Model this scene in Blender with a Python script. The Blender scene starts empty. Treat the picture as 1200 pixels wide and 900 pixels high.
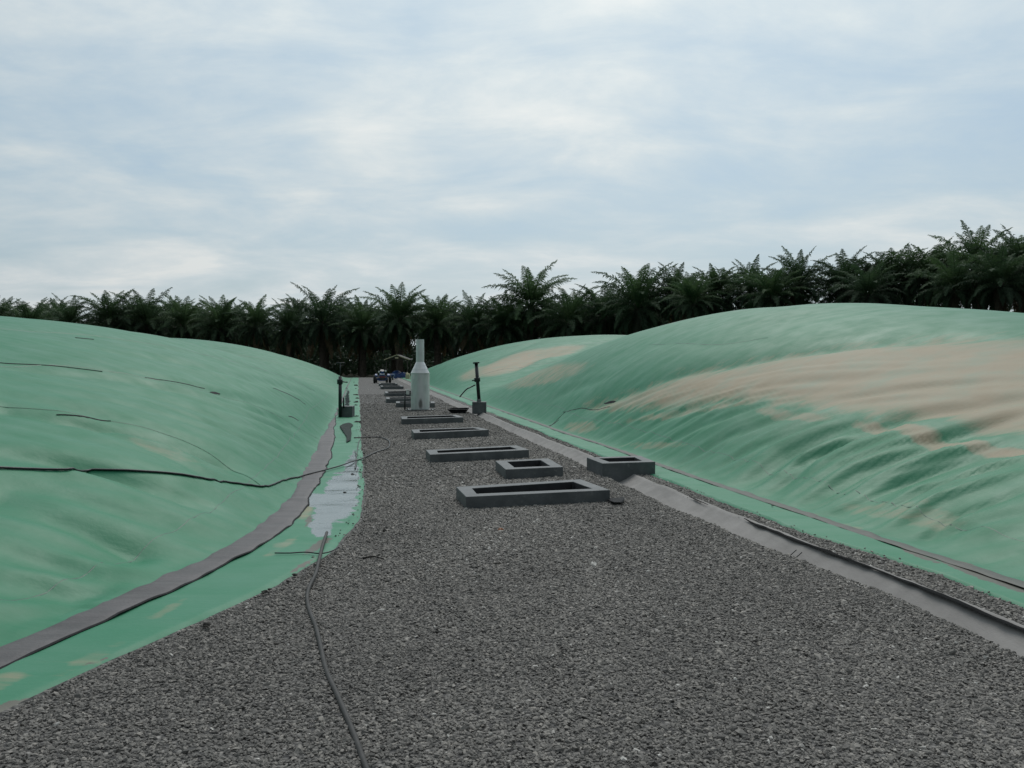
import bpy, bmesh, math, random
import numpy as np
from mathutils import Vector, Matrix
random.seed(7)
R = math.radians
scene = bpy.context.scene
COL = scene.collection

# ------------------------------------------------------------------ camera
HZ, F, EYE = 424.0, 1000.0, 1.7            # horizon row, focal length in photo pixels, eye height
PITCH = math.atan((450 - HZ) / F)
cam = bpy.data.cameras.new('camera'); cam.sensor_width = 36; cam.lens = F / 1200 * 36
cam.clip_start = 0.05; cam.clip_end = 3000
co = bpy.data.objects.new('camera', cam); COL.objects.link(co)
co.location = (0, 0, EYE); co.rotation_euler = (R(90) - PITCH, 0, 0)
scene.camera = co
CP, SP = math.cos(PITCH), math.sin(PITCH)

def ray(px, py):
    a, b = (px - 600) / F, (450 - py) / F
    return np.array([a, CP + b * SP, -SP + b * CP])

def G(px, py, z=0.0):                       # a spot of the place seen at a photo pixel, on the level z
    d = ray(px, py); k = (z - EYE) / d[2]
    return Vector((d[0] * k, d[1] * k, z))

def AT(px, py, dist):                       # same, at a known distance ahead
    d = ray(px, py); k = dist / d[1]
    return Vector((d[0] * k, d[1] * k, EYE + d[2] * k))

def to_px(x, y, z):
    z = z - EYE
    f = y * CP - z * SP; u = y * SP + z * CP
    f = np.maximum(f, 0.01)
    return 600 + F * x / f, 450 - F * u / f

# path frame: t along the path, u to its right
EX = np.array([-0.1761, 0.9844]); NX = np.array([0.9844, 0.1761])
def xy(t, u): return t * EX[0] + u * NX[0], t * EX[1] + u * NX[1]
def tu(x, y): return x * EX[0] + y * EX[1], x * NX[0] + y * NX[1]
def V3(t, u, z=0.0):
    x, y = xy(t, u); return Vector((x, y, z))

# ------------------------------------------------------------------ noise
def _h(i, j, s):
    n = (i * 374761393 + j * 668265263 + s * 974634777) & 0xffffffff
    n = ((n ^ (n >> 13)) * 1274126177) & 0xffffffff
    return ((n ^ (n >> 16)) & 0xffff) / 65535.0 * 2 - 1
def vn(x, y, s=0):
    x = np.asarray(x, float); y = np.asarray(y, float)
    i = np.floor(x).astype(np.int64); j = np.floor(y).astype(np.int64)
    fx = x - i; fy = y - j
    fx = fx ** 3 * (fx * (fx * 6 - 15) + 10); fy = fy ** 3 * (fy * (fy * 6 - 15) + 10)
    a = _h(i, j, s); b = _h(i + 1, j, s); c = _h(i, j + 1, s); d = _h(i + 1, j + 1, s)
    return (a + (b - a) * fx) * (1 - fy) + (c + (d - c) * fx) * fy
def sst(a, b, x):
    q = np.clip((x - a) / (b - a), 0, 1); return q * q * (3 - 2 * q)

# ------------------------------------------------------------------ object helpers
def meta(o, label=None, cat=None, group=None, kind=None):
    if label: o['label'] = label
    if cat: o['category'] = cat
    if group: o['group'] = group
    if kind: o['kind'] = kind
    return o
def empty(name, loc, label, cat, group=None, rz=0):
    o = bpy.data.objects.new(name, None); COL.objects.link(o)
    o.location = loc; o.rotation_euler = (0, 0, rz); o.empty_display_size = .2
    return meta(o, label, cat, group)
def link(name, me, m=None, parent=None, smooth=False):
    o = bpy.data.objects.new(name, me); COL.objects.link(o)
    if m: me.materials.append(m)
    if parent: o.parent = parent
    if smooth: me.shade_smooth()
    return o
def world_child(o, parent):                 # a mesh written in world coordinates under an Empty that is moved
    o.parent = parent; o.matrix_parent_inverse = Matrix.Translation(-Vector(parent.location)) if parent.rotation_euler.z == 0 else parent.matrix_basis.inverted()
    return o
def pydata(verts, faces):
    me = bpy.data.meshes.new('m'); me.from_pydata([tuple(v) for v in verts], [], faces); me.update(); return me
def grid_mesh(X, Y, Z):
    n, m = X.shape
    me = bpy.data.meshes.new('m')
    me.vertices.add(n * m)
    me.vertices.foreach_set('co', np.stack([X, Y, Z], -1).reshape(-1).astype(np.float32))
    I = np.arange(n * m).reshape(n, m)
    q = np.stack([I[:-1, :-1], I[1:, :-1], I[1:, 1:], I[:-1, 1:]], -1).reshape(-1, 4)
    me.loops.add(q.size); me.polygons.add(len(q))
    me.loops.foreach_set('vertex_index', q.reshape(-1).astype(np.int32))
    me.polygons.foreach_set('loop_start', np.arange(0, q.size, 4, dtype=np.int32))
    me.update(calc_edges=True); me.validate()
    if me.polygons[len(me.polygons)//2].normal.z < 0: me.flip_normals()
    return me
def fattr(me, name, arr):
    a = me.attributes.new(name, 'FLOAT', 'POINT'); a.data.foreach_set('value', np.asarray(arr, np.float32).reshape(-1))

def bm_mesh(bm, bevel=0, seg=2):
    if bevel:
        bmesh.ops.bevel(bm, geom=[e for e in bm.edges if e.calc_face_angle(0) > .5], offset=bevel, segments=seg, affect='EDGES', profile=.5)
    me = bpy.data.meshes.new('m'); bm.to_mesh(me); bm.free(); return me
def bm_box(bm, c, s, rot=None):
    M = Matrix.Translation(c) @ (rot or Matrix.Identity(4)) @ Matrix.Diagonal((*s, 1))
    bmesh.ops.create_cube(bm, size=1, matrix=M)
def bm_cyl(bm, a, b, r0, r1=None, n=16):
    a = Vector(a); b = Vector(b); r1 = r0 if r1 is None else r1; d = b - a
    M = Matrix.Translation((a + b) / 2) @ d.to_track_quat('Z', 'Y').to_matrix().to_4x4()
    bmesh.ops.create_cone(bm, cap_ends=True, segments=n, radius1=r0, radius2=r1, depth=d.length, matrix=M)
def box_obj(name, c, s, m, parent, bevel=.01, rot=None):
    bm = bmesh.new(); bm_box(bm, Vector(c), s, rot); return link(name, bm_mesh(bm, bevel), m, parent)
def cyl_obj(name, a, b, r0, m, parent, r1=None, n=20, bevel=0):
    bm = bmesh.new(); bm_cyl(bm, a, b, r0, r1, n); me = bm_mesh(bm, bevel)
    o = link(name, me, m, parent)
    for p in me.polygons: p.use_smooth = len(p.vertices) == 4
    return o
def catmull(P, k=8):
    P = [Vector(p) for p in P]; Q = [P[0] * 2 - P[1]] + P + [P[-1] * 2 - P[-2]]; out = []
    for i in range(1, len(Q) - 2):
        a, b, c, d = Q[i - 1:i + 3]
        for j in range(k):
            s = j / k
            out.append(.5 * ((2 * b) + (c - a) * s + (2 * a - 5 * b + 4 * c - d) * s * s + (3 * b - a - 3 * c + d) * s ** 3))
    out.append(P[-1]); return out
def tube_mesh(P, r, n=8, r1=None):
    vs, fs = [], []
    for i, p in enumerate(P):
        d = (P[min(i + 1, len(P) - 1)] - P[max(i - 1, 0)]).normalized()
        s = d.cross(Vector((0, 0, 1)))
        s = s.normalized() if s.length > 1e-4 else Vector((1, 0, 0)); w = s.cross(d)
        rr = r if r1 is None else r + (r1 - r) * i / (len(P) - 1)
        for k in range(n):
            a = 2 * math.pi * k / n; vs.append(p + (s * math.cos(a) + w * math.sin(a)) * rr)
    for i in range(len(P) - 1):
        for k in range(n):
            fs.append((i * n + k, i * n + (k + 1) % n, (i + 1) * n + (k + 1) % n, (i + 1) * n + k))
    fs.append(tuple(range(n))[::-1]); fs.append(tuple((len(P) - 1) * n + k for k in range(n)))
    return pydata(vs, fs)

# ------------------------------------------------------------------ materials
def mat(name):
    m = bpy.data.materials.new(name); m.use_nodes = True
    nt = m.node_tree; return m, nt, nt.nodes['Principled BSDF']
def N(nt, t, **kw):
    n = nt.nodes.new(t)
    for k, v in kw.items():
        if k in n.inputs.keys(): n.inputs[k].default_value = v
        else: setattr(n, k, v)
    return n
def L(nt, a, b): nt.links.new(a, b)
def ramp(nt, fac, stops):
    r = nt.nodes.new('ShaderNodeValToRGB'); e = r.color_ramp.elements
    while len(e) < len(stops): e.new(.5)
    for q, (p, c) in zip(e, stops): q.position = p; q.color = (*c, 1) if len(c) == 3 else c
    L(nt, fac, r.inputs[0]); return r.outputs[0]
def mix(nt, f, a, b, blend='MIX'):
    n = nt.nodes.new('ShaderNodeMix'); n.data_type = 'RGBA'; n.blend_type = blend
    for s, v in ((n.inputs[0], f), (n.inputs[6], a), (n.inputs[7], b)):
        if hasattr(v, 'links') or isinstance(v, bpy.types.NodeSocket): L(nt, v, s)
        else: s.default_value = v if isinstance(v, (int, float)) else (*v, 1)
    return n.outputs[2]
def math_(nt, op, a, b=0.0, clamp=False):
    n = nt.nodes.new('ShaderNodeMath'); n.operation = op; n.use_clamp = clamp
    for s, v in ((n.inputs[0], a), (n.inputs[1], b)):
        if isinstance(v, bpy.types.NodeSocket): L(nt, v, s)
        else: s.default_value = v
    return n.outputs[0]
def coords(nt, scale=(1, 1, 1), rot=0, obj=False):
    tc = N(nt, 'ShaderNodeTexCoord'); mp = N(nt, 'ShaderNodeMapping'); mp.inputs['Scale'].default_value = scale
    mp.inputs['Rotation'].default_value = (0, 0, rot)
    if obj: L(nt, tc.outputs['Object'], mp.inputs[0])
    else:
        g = N(nt, 'ShaderNodeNewGeometry'); L(nt, g.outputs['Position'], mp.inputs[0])
    return mp.outputs[0]
def noise(nt, vec, scale, detail=4, rough=.55, dist=0):
    n = N(nt, 'ShaderNodeTexNoise', Scale=scale, Detail=detail, Roughness=rough, Distortion=dist); L(nt, vec, n.inputs['Vector']); return n.outputs['Fac']
def attr(nt, name, t='GEOMETRY'):
    a = nt.nodes.new('ShaderNodeAttribute'); a.attribute_name = name; a.attribute_type = t; return a.outputs['Fac']
def bump(nt, h, dist, strength=1.0, bs=None, prev=None):
    b = N(nt, 'ShaderNodeBump', Distance=dist, Strength=strength); L(nt, h, b.inputs['Height'])
    if prev: L(nt, prev, b.inputs['Normal'])
    if bs: L(nt, b.outputs[0], bs.inputs['Normal'])
    return b.outputs[0]

def simple(name, col, rough=.6, metal=0, var=.25, scale=8, bmp=.003, col2=None, obj=True):
    m, nt, bs = mat(name); v = coords(nt, obj=obj)
    n = noise(nt, v, scale, 5, .6)
    c2 = col2 or tuple(c * (1 - var) for c in col); c1 = tuple(min(1, c * (1 + var)) for c in col)
    L(nt, ramp(nt, n, [(.3, c2), (.7, c1)]), bs.inputs['Base Color'])
    bs.inputs['Roughness'].default_value = rough; bs.inputs['Metallic'].default_value = metal
    bump(nt, noise(nt, v, scale * 6, 4), bmp, .6, bs)
    return m

def membrane_mat(name, green=(.014, .165, .078), bk=1.0):
    m, nt, bs = mat(name)
    v = coords(nt); vs = coords(nt, (.35, 1.6, 1), R(-10.1))
    big = noise(nt, v, .35, 5, .6)
    g2 = tuple(c * k for c, k in zip(green, (1.3, 1.08, 1.12))); g0 = tuple(c * k for c, k in zip(green, (.85, .92, .9)))
    c = ramp(nt, big, [(.3, g0), (.7, g2)])
    # thin dust streaked down the slope
    st = noise(nt, coords(nt, (.25, 3.2, 3.2), R(-10.1)), 1.3, 6, .65)
    dust = ramp(nt, st, [(.40, (0, 0, 0)), (.8, (.24, .24, .24))])
    c = mix(nt, dust, c, (.16, .28, .215))
    # mud carried by the attribute, broken up
    br = noise(nt, coords(nt, (.5, 3.4, 3.4), R(-14)), 1.2, 7, .66)
    mu = math_(nt, 'ADD', attr(nt, 'mud'), math_(nt, 'MULTIPLY', math_(nt, 'SUBTRACT', br, .5), .95))
    mum = ramp(nt, mu, [(.36, (0, 0, 0)), (.60, (.62, .62, .62)), (.85, (.86, .86, .86))])
    mudc = ramp(nt, noise(nt, v, 1.7, 5, .6), [(.3, (.315, .228, .148)), (.5, (.315, .25, .172)), (.78, (.235, .268, .195))])
    c = mix(nt, mum, c, mudc)
    # wet film
    wn = noise(nt, v, 3.0, 5, .6)
    we = math_(nt, 'ADD', attr(nt, 'wet'), math_(nt, 'MULTIPLY', math_(nt, 'SUBTRACT', wn, .5), 1.7))
    wem = ramp(nt, we, [(.42, (0, 0, 0)), (.56, (1, 1, 1))])
    c = mix(nt, math_(nt, 'MULTIPLY', wem, .85), c, (.12, .128, .145))
    # dark wet soil
    so = math_(nt, 'ADD', attr(nt, 'soil'), math_(nt, 'MULTIPLY', math_(nt, 'SUBTRACT', noise(nt, coords(nt, (1, 3, 1), R(50)), 3.5, 6, .7), .5), 1.2))
    som = ramp(nt, so, [(.48, (0, 0, 0)), (.6, (.9, .9, .9))])
    c = mix(nt, som, c, (.105, .09, .078))
    L(nt, c, bs.inputs['Base Color'])
    ro = ramp(nt, noise(nt, v, 2.2, 4), [(.3, (.48,) * 3), (.7, (.62,) * 3)])
    ro = mix(nt, mum, ro, (.62,) * 3); ro = mix(nt, wem, ro, (.07,) * 3)
    L(nt, ro, bs.inputs['Roughness'])
    bs.inputs['IOR'].default_value = 1.47; bs.inputs['Specular IOR Level'].default_value = .3; L(nt, math_(nt, 'ADD', math_(nt, 'MULTIPLY', wem, .5), .35), bs.inputs['Specular IOR Level'])
    b1 = bump(nt, noise(nt, coords(nt, (.5, 2.6, 2.6), R(-10.1)), 2.2, 5, .55), .009 * bk, .6)
    bump(nt, noise(nt, v, 26, 4), .004, .5, bs, b1)
    return m

M_membrane = membrane_mat('membrane_green')
M_apron = membrane_mat('apron_green', (.026, .185, .096), .2)
def band_mat(name, a, b):
    m, nt, bs = mat(name); v = coords(nt, (1, 1, 1))
    n = mix(nt, .45, noise(nt, coords(nt, (.6, 5, 1), R(20)), 1.4, 6, .65), noise(nt, v, 2.5, 7, .7))
    L(nt, ramp(nt, n, [(.3, a), (.72, b)]), bs.inputs['Base Color'])
    bs.inputs['Roughness'].default_value = .6
    b1 = bump(nt, n, .02, .6); bump(nt, noise(nt, v, 40, 3), .004, .6, bs, b1); return m
M_band = band_mat('anchor_grey', (.034, .032, .033), (.112, .103, .105))
M_band_brown = band_mat('anchor_brown', (.035, .045, .037), (.085, .088, .074))
M_seam = simple('seam_green', (.014, .085, .05), .5, var=.3, obj=False)
M_black = simple('black_rubber', (.012, .013, .015), .45, var=.3)
M_blackpipe = simple('black_pipe', (.012, .015, .017), .38, var=.3)
M_hose = simple('dusty_hose', (.03, .029, .028), .7, var=.35)
M_conc = None
def conc():
    m, nt, bs = mat('painted_concrete'); v = coords(nt)
    n = noise(nt, v, 3.5, 8, .62)
    c = ramp(nt, n, [(.28, (.058, .066, .070)), (.55, (.094, .104, .109)), (.8, (.155, .162, .165))])
    g = N(nt, 'ShaderNodeNewGeometry')
    c = mix(nt, ramp(nt, noise(nt, v, 14, 5, .7), [(.62, (0, 0, 0)), (.75, (.5,) * 3)]), c, (.26, .26, .25))
    L(nt, c, bs.inputs['Base Color']); bs.inputs['Roughness'].default_value = .62
    b1 = bump(nt, noise(nt, v, 9, 4), .008, .6); bump(nt, noise(nt, v, 90, 3), .002, .7, bs, b1); return m
M_conc = conc()
def galv():
    m, nt, bs = mat('galvanised_steel'); v = coords(nt, (1, 1, .35), obj=True)
    vo = N(nt, 'ShaderNodeTexVoronoi', Scale=9.0); L(nt, v, vo.inputs['Vector'])
    n = noise(nt, v, 3, 6, .6)
    c = mix(nt, .35, ramp(nt, n, [(.3, (.5, .505, .51)), (.7, (.74, .745, .745))]), ramp(nt, vo.outputs['Distance'], [(.1, (.54, .54, .54)), (.8, (.76, .76, .76))]))
    st = math_(nt, 'ADD', attr(nt, 'stain'), math_(nt, 'MULTIPLY', math_(nt, 'SUBTRACT', noise(nt, coords(nt, (8, 8, 2), obj=True), 1.0, 5), .5), .8))
    c = mix(nt, ramp(nt, st, [(.45, (0, 0, 0)), (1.1, (.85,) * 3)]), c, (.09, .085, .075))
    L(nt, c, bs.inputs['Base Color']); bs.inputs['Metallic'].default_value = .2
    L(nt, ramp(nt, n, [(.3, (.28,) * 3), (.7, (.42,) * 3)]), bs.inputs['Roughness'])
    bump(nt, noise(nt, v, 5, 3), .01, .35, bs); return m
M_galv = galv()
M_inner = simple('inner_wall_shade', (.022, .023, .025), .75, var=.4)  # near-black tone paints the shade on the inner walls of the boxes
M_steel_dark = simple('dark_steel', (.05, .055, .055), .5, .4)
M_white = simple('white_paint', (.7, .7, .68), .5, var=.1)
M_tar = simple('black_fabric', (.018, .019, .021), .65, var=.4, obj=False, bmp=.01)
M_blackcloth = simple('black_cloth', (.010, .0105, .011), .95, var=.3, obj=False, bmp=.01)
for m_ in (M_blackcloth, M_tar): m_.node_tree.nodes['Principled BSDF'].inputs['Specular IOR Level'].default_value = .08
def lining():
    m, nt, bs = mat('channel_fabric'); v = coords(nt)
    n = noise(nt, coords(nt, (3, .6, 1), R(-80)), 1.2, 6, .6)
    L(nt, mix(nt, .45, ramp(nt, n, [(.3, (.17, .162, .154)), (.7, (.27, .257, .245))]), ramp(nt, noise(nt, v, 5, 6), [(.3, (.15, .142, .134)), (.7, (.28, .267, .255))])), bs.inputs['Base Color'])
    bs.inputs['Roughness'].default_value = .8
    b1 = bump(nt, n, .02, .6); bump(nt, noise(nt, v, 60, 3), .003, .6, bs, b1); return m
M_lining = lining()

def gravel_mat():
    m, nt, bs = mat('gravel_bed'); v = coords(nt)
    def layer(scale, rnd=1):
        vo = N(nt, 'ShaderNodeTexVoronoi', Scale=scale); vo.voronoi_dimensions = '3D'; L(nt, v, vo.inputs['Vector']); return vo
    a = layer(38); b = layer(21)
    sa = N(nt, 'ShaderNodeSeparateColor'); L(nt, a.outputs['Color'], sa.inputs[0])
    sb = N(nt, 'ShaderNodeSeparateColor'); L(nt, b.outputs['Color'], sb.inputs[0])
    c1 = ramp(nt, sa.outputs[0], [(.0, (.035, .034, .032)), (.45, (.115, .108, .10)), (.8, (.185, .175, .16)), (1., (.38, .36, .335))])
    c2 = ramp(nt, sb.outputs[1], [(.0, (.06, .06, .06)), (.6, (.15, .147, .142)), (1., (.26, .25, .235))])
    c = mix(nt, .4, c1, c2)
    big = noise(nt, v, .5, 5, .6)
    c = mix(nt, ramp(nt, big, [(.35, (0, 0, 0)), (.75, (.35,) * 3)]), c, (.17, .155, .14))
    # darker gaps between stones
    c = mix(nt, ramp(nt, a.outputs['Distance'], [(.35, (0, 0, 0)), (.7, (.85,) * 3)]), c, (.02, .02, .021))
    L(nt, c, bs.inputs['Base Color']); bs.inputs['Roughness'].default_value = .85
    h = math_(nt, 'SUBTRACT', 1.0, a.outputs['Distance']); b1 = bump(nt, h, .02, .8)
    bump(nt, noise(nt, v, 6, 6), .03, .5, bs, b1); return m
M_gravel = gravel_mat()
def stone_mat():
    m, nt, bs = mat('gravel_stone')
    t = attr(nt, 'tone', 'INSTANCER')
    c = ramp(nt, t, [(0, (.042, .039, .036)), (.3, (.108, .101, .092)), (.6, (.195, .182, .164)), (.85, (.31, .283, .25)), (.95, (.42, .40, .37)), (1, (.6, .58, .54))])
    v = coords(nt, obj=True); c = mix(nt, .3, c, ramp(nt, noise(nt, v, 3, 4), [(.3, (.07, .066, .06)), (.7, (.26, .245, .225))]))
    L(nt, c, bs.inputs['Base Color']); bs.inputs['Roughness'].default_value = .75
    return m
M_stone = stone_mat()
def soil_mat():
    m, nt, bs = mat('soil'); v = coords(nt)
    L(nt, ramp(nt, noise(nt, v, .8, 8, .65), [(.3, (.022, .024, .016)), (.5, (.04, .042, .024)), (.75, (.07, .058, .04))]), bs.inputs['Base Color'])
    bs.inputs['Roughness'].default_value = .95; bump(nt, noise(nt, v, 8, 6), .1, .8, bs); return m
M_soil = soil_mat()
def leaf_mat():
    m, nt, bs = mat('palm_leaf')
    a = attr(nt, 'tone'); oi = N(nt, 'ShaderNodeObjectInfo')
    f = math_(nt, 'ADD', a, math_(nt, 'MULTIPLY', math_(nt, 'SUBTRACT', oi.outputs['Random'], .5), .25))
    c = ramp(nt, f, [(0, (.13, .095, .055)), (.12, (.075, .072, .036)), (.25, (.025, .046, .027)), (.65, (.044, .082, .039)), (1, (.078, .135, .052))])
    L(nt, c, bs.inputs['Base Color']); bs.inputs['Roughness'].default_value = .7; bs.inputs['Specular IOR Level'].default_value = .3
    tl = nt.nodes.new('ShaderNodeBsdfTranslucent'); L(nt, c, tl.inputs[0]); ms = nt.nodes.new('ShaderNodeMixShader'); ms.inputs[0].default_value = .3; L(nt, bs.outputs[0], ms.inputs[1]); L(nt, tl.outputs[0], ms.inputs[2]); L(nt, ms.outputs[0], nt.nodes['Material Output'].inputs[0])
    return m
M_leaf = leaf_mat()
M_trunk = simple('palm_trunk', (.07, .055, .042), .9, var=.45, scale=3, bmp=.05)

# ------------------------------------------------------------------ the two pairs of inflated covers
LB_t = [1.2, 1.8, 2.2, 3.0, 4.0, 4.9, 5.87, 6.75, 7.8, 8.8, 9.98, 11.9, 15.3, 23.3, 60, 95]
LB_u = [-14, -9.0, -6.2, -3.9, -2.75, -2.15, -1.76, -1.43, -1.09, -.88, -.76, -.70, -.66, -.73, -.80, -.80]
LE_t = [1.2, 1.8, 2.3, 2.8, 3.5, 4.36, 5.2, 5.9, 6.6, 7.7, 8.8, 9.8, 12, 18, 60, 95]
LE_u = [-14, -8, -4.6, -3.0, -2.15, -1.72, -1.36, -.98, -.62, -.24, -.04, .05, .08, .04, -.02, -.02]
def smooth_interp(T, U):
    tt = np.linspace(T[0], T[-1], 4000); uu = np.interp(tt, T, U)
    k = 15; ker = np.ones(k) / k
    uu = np.convolve(np.pad(uu, k // 2, 'edge'), ker, 'valid')
    return lambda t: np.interp(t, tt, uu)
lband = smooth_interp(LB_t, LB_u); ledge0 = smooth_interp(LE_t, LE_u)
def ledge(t): return ledge0(t) + .025 * vn(np.asarray(t) * 1.3, 0.5, 3) + .012 * vn(np.asarray(t) * 6, .5, 4)
def rband(t): return 4.80 + .04 * vn(np.asarray(t) * .25, .2, 8) + .12 * sst(8, 5, t)
def redge(t): return 4.28 + .24 * sst(8.3, 5.8, t) + .05 * vn(np.asarray(t) * .8, .3, 9) + .02 * vn(np.asarray(t) * 5, .3, 10)

DOMES = {
 'R1': dict(side=1, H=3.27, a=.84, b=.88, W=14.2, t0=2.0, t1=44.6),
 'R2': dict(side=1, H=3.85, a=.62, b=.73, W=28.6, t0=40.2, t1=100.0 - 4),
 'L1': dict(side=-1, H=2.80, a=.60, b=.86, W=16.4, t0=1.0, t1=48.2),
 'L2': dict(side=-1, H=3.45, a=.74, b=.69, W=26.8, t0=42.5, t1=91.8)}
def base_u(d, t): return (rband(t) + .01) if d['side'] > 0 else (lband(t) - .08)
def base_h(d, t, u):
    s = (u - base_u(d, t)) / d['W'] * d['side']; r = (t - d['t0']) / (d['t1'] - d['t0'])
    sc = np.clip(s, 0, 1); rc = np.clip(r, 0, 1)
    z = d['H'] * np.sin(np.pi * sc) ** d['a'] * np.sin(np.pi * rc) ** d['b']
    z = z * (1 - np.exp(-sc * d['W'] / .55))
    return z + .012, sc * d['W']
# creases seen in the photograph: (pixel line, depth, width); sunk into the sheet along that line
CREASES = {
 'R1': [([(880, 566), (925, 528), (985, 500), (1025, 490)], .16, .22), ([(905, 578), (945, 540), (1000, 508), (1060, 486)], .10, .15),
        ([(955, 592), (1010, 552), (1100, 512), (1200, 492)], .11, .2), ([(985, 604), (1060, 562), (1150, 532), (1210, 520)], .10, .18),
        ([(1010, 502), (1080, 482), (1150, 470), (1210, 464)], .09, .18), ([(1060, 520), (1130, 500), (1210, 480)], .07, .12),
        ([(1060, 640), (1120, 602), (1210, 575)], .10, .25), ([(1000, 585), (1080, 548), (1210, 505)], .06, .12),
        ([(690, 500), (730, 470), (780, 448)], .05, .14), ([(705, 512), (760, 480), (810, 460)], .05, .14), ([(730, 520), (790, 486), (860, 466)], .06, .14),
        ([(760, 530), (820, 500), (880, 480)], .05, .12), ([(790, 545), (850, 512), (930, 482)], .06, .14), ([(830, 552), (880, 525), (950, 494)], .05, .12),
        ([(850, 440), (960, 425), (1080, 415), (1210, 412)], .02, .2), ([(900, 455), (1000, 440), (1100, 432), (1210, 430)], .025, .12),
        ([(960, 470), (1060, 452), (1210, 442)], .05, .12), ([(640, 470), (680, 452), (720, 440)], .04, .2),
        ([(930, 545), (975, 520), (1050, 500)], .07, .1), ([(1030, 600), (1110, 560), (1210, 540)], .07, .12), ([(1080, 625), (1150, 610), (1210, 604)], .06, .12)],
 'R2': [([(560, 440), (600, 425), (650, 408)], .10, .5), ([(590, 446), (640, 425), (700, 404)], .10, .5)],
 'L1': [([(120, 500), (170, 517), (235, 548), (300, 572)], .08, .16), ([(60, 486), (130, 494)], .08, .15), ([(150, 520), (210, 545), (280, 572)], .07, .12),
        ([(-20, 625), (60, 632), (150, 655)], .05, .12), ([(-10, 640), (60, 650), (120, 670)], .08, .14),
        ([(-20, 455), (80, 472), (160, 498), (250, 532), (330, 560)], .05, .18), ([(-20, 428), (100, 436), (200, 452), (300, 486), (360, 520)], .07, .2),
        ([(160, 435), (260, 458), (330, 480)], .06, .14), ([(60, 405), (170, 418), (280, 442), (360, 462)], .06, .2),
        ([(-20, 530), (80, 536), (160, 560), (230, 585)], .06, .18), ([(-20, 690), (60, 690), (120, 700)], .05, .12), ([(200, 480), (280, 510), (345, 545)], .05, .14),
        ([(240, 470), (310, 492), (365, 520)], .04, .12), ([(-20, 560), (60, 562), (150, 592), (220, 620)], .06, .2), ([(20, 720), (90, 715), (140, 725)], .05, .1)],
 'L2': [([(250, 408), (300, 420), (370, 440)], .10, .4), ([(270, 402), (340, 422), (390, 440)], .10, .35), ([(300, 432), (350, 442), (395, 455)], .08, .3)]}
JOINTS = {
 'L1': [([(-40, 384), (80, 391), (170, 402), (260, 420), (340, 444), (385, 466)], .07, -.35), ([(60, 377), (180, 392), (270, 408), (350, 430), (396, 456)], .06, -.35),
        ([(-40, 424), (60, 428), (140, 437), (205, 450), (280, 470), (330, 490), (372, 514)], .11, -.32), ([(-40, 466), (60, 481), (130, 494), (190, 508), (250, 535), (305, 569)], .12, -.30),
        ([(-40, 520), (60, 530), (150, 555), (220, 585), (270, 606)], .05, -.25), ([(-40, 566), (50, 588), (100, 608), (150, 638), (190, 662)], .12, -.30), ([(-40, 664), (40, 674), (90, 690), (120, 704)], .07, -.25)],
 'R1': [([(672, 482), (700, 470), (760, 448), (800, 433), (860, 421), (920, 410), (1000, 400), (1100, 395), (1230, 394)], .15, -.42), ([(700, 400), (760, 404), (830, 404), (900, 396)], .03, -.3),
        ([(640, 500), (660, 484), (700, 470), (760, 452)], .04, -.2)],
 'L2': [([(232, 402), (280, 410), (340, 424), (395, 446)], .15, -.6), ([(262, 404), (320, 412), (372, 428), (400, 442)], .12, -.5)],
 'R2': [([(640, 397), (600, 412), (560, 430), (530, 446)], .12, -.6), ([(735, 396), (680, 402), (620, 424), (580, 446)], .14, -.6)]}
def march(d, px, py, full=False):
    dr = ray(px, py); ks = np.linspace(2.5, 100, 12000)
    x = dr[0] * ks; y = dr[1] * ks; z = EYE + dr[2] * ks
    t, u = tu(x, y)
    h = height(d, t, u) if full else base_h(d, t, u)[0]
    hit = np.nonzero(z < h)[0]
    if len(hit) == 0: return None
    i = hit[0]; return float(x[i]), float(y[i]), float(h[i])
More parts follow.
